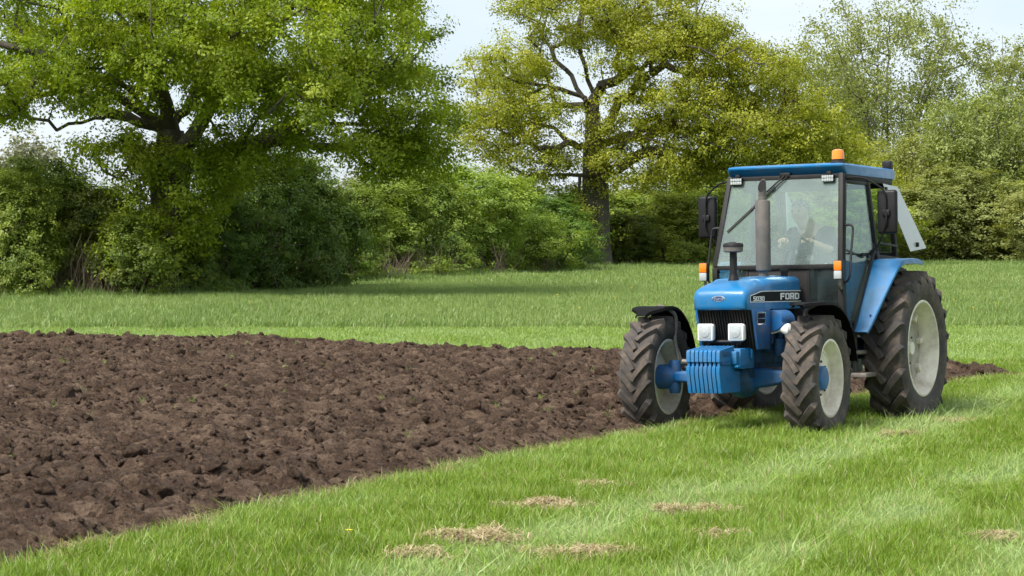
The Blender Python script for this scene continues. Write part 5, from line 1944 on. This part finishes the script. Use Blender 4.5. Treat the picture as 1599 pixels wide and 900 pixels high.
# ------------------------------------------------------------------ the driver
def skin_obj(name, verts, edges, radii, mat, parent=None, root=0, sub=2):
    me = bpy.data.meshes.new(name)
    me.from_pydata([tuple(v) for v in verts], edges, [])
    ob = link(name, me, parent, mat)
    md = ob.modifiers.new('skin', 'SKIN')
    md.use_smooth_shade = True
    for i, r_ in enumerate(radii):
        rr_ = r_ if isinstance(r_, tuple) else (r_, r_)
        me.skin_vertices[0].data[i].radius = rr_
        me.skin_vertices[0].data[i].use_root = (i == root)
    s = ob.modifiers.new('smooth', 'SUBSURF')
    s.levels = sub
    s.render_levels = sub
    return ob
person = empty('person')
person.matrix_world = TM
tag(person, 'driver in a dark shirt leaning forward over the steering wheel inside the cab', 'person')
hp = (.16, .03, 1.62)
V_ = [hp, (.22, .02, 1.80), (.32, .0, 1.98), (.40, -.03, 2.12), (.46, -.06, 2.19), (.50, -.08, 2.25), (.525, -.09, 2.31), (.535, -.09, 2.38), (.52, -.09, 2.43),   # 0-8 spine, neck, skull
      (.38, .17, 2.09), (.52, .25, 1.91), (.70, .14, 1.985), (.77, .10, 2.02),             # 9-12 left arm to wheel
      (.38, -.21, 2.09), (.56, -.30, 1.92), (.74, -.19, 2.00), (.80, -.15, 2.03),          # 13-16 right arm
      (.20, .13, 1.60), (.62, .17, 1.60), (.72, .17, 1.22), (.86, .17, 1.18),             # 17-20 left leg
      (.20, -.10, 1.60), (.62, -.16, 1.60), (.72, -.17, 1.22), (.86, -.17, 1.18),         # 21-24 right leg
      (.595, -.105, 2.285), (.625, -.112, 2.325), (.53, -.005, 2.33), (.53, -.175, 2.33)]  # chin, nose, ears
E_ = [(0, 1), (1, 2), (2, 3), (3, 4), (4, 5), (5, 6), (6, 7), (7, 8), (3, 9), (9, 10), (10, 11), (11, 12), (3, 13), (13, 14), (14, 15), (15, 16),
      (0, 17), (17, 18), (18, 19), (19, 20), (0, 21), (21, 22), (22, 23), (23, 24), (5, 25), (6, 26), (6, 27), (6, 28)]
Rd = [.15, .15, .165, .15, .07, .065, .098, .092, .05, .075, .055, .042, .034, .075, .055, .042, .034, .10, .085, .06, .045, .10, .085, .06, .045, .035, .014, .012, .012]
nb = len(V_)
# five fingers on each hand, closed round the wheel rim
for hand, wrist, fw in ((12, V_[12], (.06, .0, .012)), (16, V_[16], (.05, .02, .012))):
    for k_ in range(5):
        off = (k_ - 2) * .020
        b0 = (wrist[0] + .035, wrist[1] + off, wrist[2] + .012)
        b1 = (wrist[0] + .075 - abs(k_ - 2) * .004, wrist[1] + off * 1.05, wrist[2] + .010)
        b2 = (wrist[0] + .085, wrist[1] + off * 1.05, wrist[2] - .030)
        if k_ == 4:
            b0 = (wrist[0] + .02, wrist[1] + off, wrist[2] - .01)
            b1 = (wrist[0] + .05, wrist[1] + off * .8, wrist[2] - .035)
            b2 = (wrist[0] + .075, wrist[1] + off * .4, wrist[2] - .045)
        i0 = len(V_)
        V_ += [b0, b1, b2]
        E_ += [(hand, i0), (i0, i0 + 1), (i0 + 1, i0 + 2)]
        Rd += [.010, .009, .008]
skin_obj('body', V_, E_, Rd, M['skin'], person)
sv_ = V_[:4] + [V_[9], (.52, .25, 1.91), V_[13], (.56, -.30, 1.92)]
skin_obj('shirt', sv_, [(0, 1), (1, 2), (2, 3), (3, 4), (4, 5), (3, 6), (6, 7)], [.19, .19, .205, .20, .115, .085, .115, .085], M['shirt'], person)
tv_ = [hp, V_[17], V_[18], V_[19], V_[21], V_[22], V_[23]]
skin_obj('trousers', tv_, [(0, 1), (1, 2), (2, 3), (0, 4), (4, 5), (5, 6)], [.16, .115, .098, .072, .115, .098, .072], M['trouser'], person)
bm = NB()
bmesh.ops.create_uvsphere(bm, u_segments=20, v_segments=12, radius=1.0)
bmesh.ops.delete(bm, geom=[v for v in bm.verts if v.co.z < -0.05 - 0.35 * v.co.x * -1 and v.co.x > 0.1 or v.co.z < -.45], context='VERTS')
bmesh.ops.transform(bm, matrix=Matrix.Translation((.51, -.09, 2.365)) @ Matrix.Diagonal((.118, .104, .105, 1)), verts=bm.verts)
fin('hair', bm, M['hair'], person)
for dy in (-.04, .035):
    bm = NB()
    bmesh.ops.create_uvsphere(bm, u_segments=8, v_segments=6, radius=.012, matrix=Matrix.Translation((.617, -.10 + dy, 2.345)))
    fin('eye', bm, M['flat_black'], person)

# ------------------------------------------------------------------ dry clumps of cut grass lying on the sward
M['hay'] = leafmat('dry_cut_grass', ((0.26, 0.20, 0.11), (0.44, 0.36, 0.21), (0.60, 0.52, 0.34)), transl=0.2)
def hay_mesh(a, b, n, seed):
    r = np.random.default_rng(seed)
    t = r.random(n) * 6.283
    q_ = np.sqrt(r.random(n))
    wob = 1 + 0.35 * np.sin(t * 3 + seed) + 0.2 * np.sin(t * 5 + seed * 2)
    x, y = a * q_ * np.cos(t) * wob, b * q_ * np.sin(t) * wob
    z = 0.030 + 0.055 * r.random(n)
    stray = r.random(n) < 0.10
    x, y = np.where(stray, x * 1.2 + r.normal(0, a * .2, n), x), np.where(stray, y * 1.2 + r.normal(0, a * .2, n), y)
    keep = stray | (fbm(x * 7 + seed * 3.1, y * 4, 3, 12) > 0.02)
    x, y, z, t, q_ = x[keep], y[keep], z[keep], t[keep], q_[keep]
    n = len(x)
    an = r.normal(0.5, 1.0, n)
    Lh = 0.03 + 0.05 * r.random(n)
    w = 0.0022 + 0.0016 * r.random(n)
    dx, dy, dz = np.cos(an) * Lh, np.sin(an) * Lh, r.normal(0, .25, n) * Lh
    P = np.stack([x, y, z], -1)
    d = np.stack([dx, dy, dz], -1)
    s = np.stack([-np.sin(an) * w, np.cos(an) * w, np.zeros(n)], -1)
    bend = np.stack([r.normal(0, .012, n), r.normal(0, .012, n), np.abs(r.normal(0, .012, n))], -1)
    v = np.stack([P - d - s, P - d + s, P + bend + s, P + bend - s, P + d + s * .4, P + d - s * .4], 1).reshape(-1, 3)
    v[:, 2] = np.maximum(v[:, 2], .012)
    o = np.arange(n)[:, None] * 6
    f = np.concatenate([o + np.array([[0, 1, 2, 3]]), o + np.array([[3, 2, 4, 5]])], 0)
    ti = np.clip(r.normal(.5, .25, n), 0, 1)
    return np_mesh('dry_grass', v, f, {'tint': ('FACE', np.concatenate([ti, ti]))})
DRY_LAB = ['widest mat of pale dry grass low in the foreground', 'curved strip of dry grass above the widest mat', 'dry grass mat cut by the bottom edge of the picture',
           'brownish dry patch right of the middle foreground', 'faint dry patch between the furrow edge and the pale wheel track', 'dry patch in the pale wheel track below the rear wheel',
           'farthest dry patch near the right below the tractor', 'small brown dry spot near the bottom right corner', 'tuft of straw at the bottom left of the widest mat',
           'thin dry patch below the brownish one']
for i, ((cx_, cy_), a, b, an) in enumerate(DRY):
    o_ = link('dry_grass_clump', hay_mesh(a * .9, b * 1.35, int((12000 if i in (0, 1, 2, 3) else 6000) * a * b * 8), 80 + i), mat=M['hay'])
    o_.location = (cx_, cy_, float(gz(cy_)) + .012)
    o_.rotation_euler = (0, 0, an)
    tag(o_, DRY_LAB[i], 'dry grass', 'clumps of dry cut grass')
# straw trash all along the furrow edge
r = np.random.default_rng(5)
n = 15000
uu = r.uniform(8.8, 31, n)
vv = np.interp(uu, _eu, _ev) + 0.10 * fbm(uu * 1.7, np.interp(uu, _eu, _ev) * .3, 3, 5) + r.normal(0.05, .085, n)
kk = fbm(uu * 1.5, uu * 0, 3, 33) + r.normal(0, .25, n) > 0.12
uu, vv = uu[kk], vv[kk]
x, y = uv_to_xy(uu, vv)
n = len(x)
an = r.random(n) * 6.283
Lh = .03 + .05 * r.random(n)
P = np.stack([x, y, gz(y) + .05 + .06 * r.random(n)], -1)
d = np.stack([np.cos(an) * Lh, np.sin(an) * Lh, r.normal(0, .3, n) * Lh], -1)
s = np.stack([-np.sin(an) * .0025, np.cos(an) * .0025, np.zeros(n)], -1)
v = np.stack([P - d - s, P - d + s, P + d + s * .5, P + d - s * .5], 1).reshape(-1, 3)
M['trash'] = leafmat('dead_grass', ((0.16, 0.12, 0.06), (0.28, 0.22, 0.11), (0.40, 0.34, 0.18)), transl=0.2)
tr_o = link('furrow_straw', np_mesh('furrow_straw', v, np.arange(4 * n).reshape(n, 4), {'tint': ('FACE', np.clip(r.normal(.45, .2, n), 0, 1))}), mat=M['trash'])
tag(tr_o, 'scattered straw and dead grass along the near edge of the ploughing', 'straw', kind='stuff')
# green weeds turned up in the soil
n = 260
uu, vv = r.uniform(9, 33, n), r.uniform(-30, -10, n)
x, y = uv_to_xy(uu, vv)
kk = (plough_in(x, y) > .15) & (np.abs(x) < y * .234 + .5)
x, y, uu, vv = x[kk], y[kk], uu[kk], vv[kk]
zz = gz(y) + soil_height(uu, vv, plough_in(x, y))
wd = scatter('soil_weeds', np.stack([x, y, zz], -1), np.stack([r.normal(0, .7, len(x)), r.normal(0, .7, len(x)), r.random(len(x)) * 6.28], -1),
             np.repeat((0.35 + .35 * r.random(len(x)))[:, None], 3, 1), r.integers(0, 8, len(x)), 0.4 + .3 * r.random(len(x)), near_col)
tag(wd, 'stray green grass shoots poking out of the ploughed soil', 'weeds', kind='stuff')

# ---- stones turned up by the plough
M['stone'] = principled('pale_stone', (0.14, 0.11, 0.088), 0.85, dirt=MUD, dirt_amt=0.8, dscale=20, bump=.4)
def stone(loc, sx, sy, sz, rz, seed, label):
    r_ = np.random.default_rng(seed)
    bm_ = NB()
    bmesh.ops.create_icosphere(bm_, subdivisions=3, radius=1.0)
    for v in bm_.verts:
        p = np.array(v.co)
        v.co = v.co * (1 + .25 * fbm(np.array([p[0] * 1.5 + seed]), np.array([p[1] * 1.5 + p[2]]), 3, seed)[0])
        v.co.z = max(-.6, min(.6, v.co.z))
    bmesh.ops.transform(bm_, matrix=Matrix.Diagonal((sx, sy, sz, 1)), verts=bm_.verts)
    o_ = fin('stone', bm_, M['stone'], sharp=40)
    u_, v_ = xy_to_uv(loc[0], loc[1])
    hgt = float(gz(loc[1])) + float(soil_height(np.array([u_]), np.array([v_]), plough_in(np.array([loc[0]]), np.array([loc[1]])))[0])
    o_.location = (loc[0], loc[1], hgt + .02)
    o_.rotation_euler = (.1, .08, rz)
    tag(o_, label, 'stone', 'stones in the soil')
stone((-3.47, 17.75), .075, .045, .022, .2, 3, 'pale flat stone lying near the left edge of the ploughed soil')
stone((-0.55, 19.6), .07, .05, .03, .8, 5, 'grey stone near the furrow edge below the middle of the soil')
stone((-6.3, 27.8), .11, .07, .04, .1, 8, 'pale stone high at the left edge of the soil')
stone((-2.45, 19.9), .08, .05, .02, .1, 9, 'thin flat grey slab in the middle of the soil')

# ---- dandelions
M['petal'] = principled('dandelion_yellow', (0.75, 0.55, 0.02), 0.7)
bm = NB()
lathe(bm, [(0.0001, 0), (.012, .0), (.024, .010), (.026, .016), (.016, .022), (0.0001, .024)], 'Z', (0, 0, .30), 12)
tube(bm, [(0, 0, 0), (.01, 0, .15), (0, 0, .30)], .003, 5)
for f in bm.faces: f.smooth = True
dand = bpy.data.meshes.new('dandelion'); bm.to_mesh(dand); bm.free()
dand.materials.append(M['petal'])
for i, (px, d) in enumerate([(960, 60), (1005, 58), (870, 62), (985, 70), (1520, 52), (1555, 55), (1490, 58), (640, 75), (735, 80), (1570, 66), (905, 52), (390, 56), (820, 68), (1045, 76)]):
    o_ = link('dandelion', dand)
    o_.location = (wx(px, d), d, float(gz(d)))
    o_.scale = (1.0, 1.0, 0.85)
    tag(o_, 'tiny yellow dandelion flower in the tall grass beyond the ploughing', 'flower', 'dandelions in the tall grass')
o_ = link('dandelion', dand)
o_.location = (-.98, 13.15, .0)
o_.scale = (.9, .9, .38)
tag(o_, 'yellow dandelion in the foreground grass at the left', 'flower', 'dandelions in the near grass')
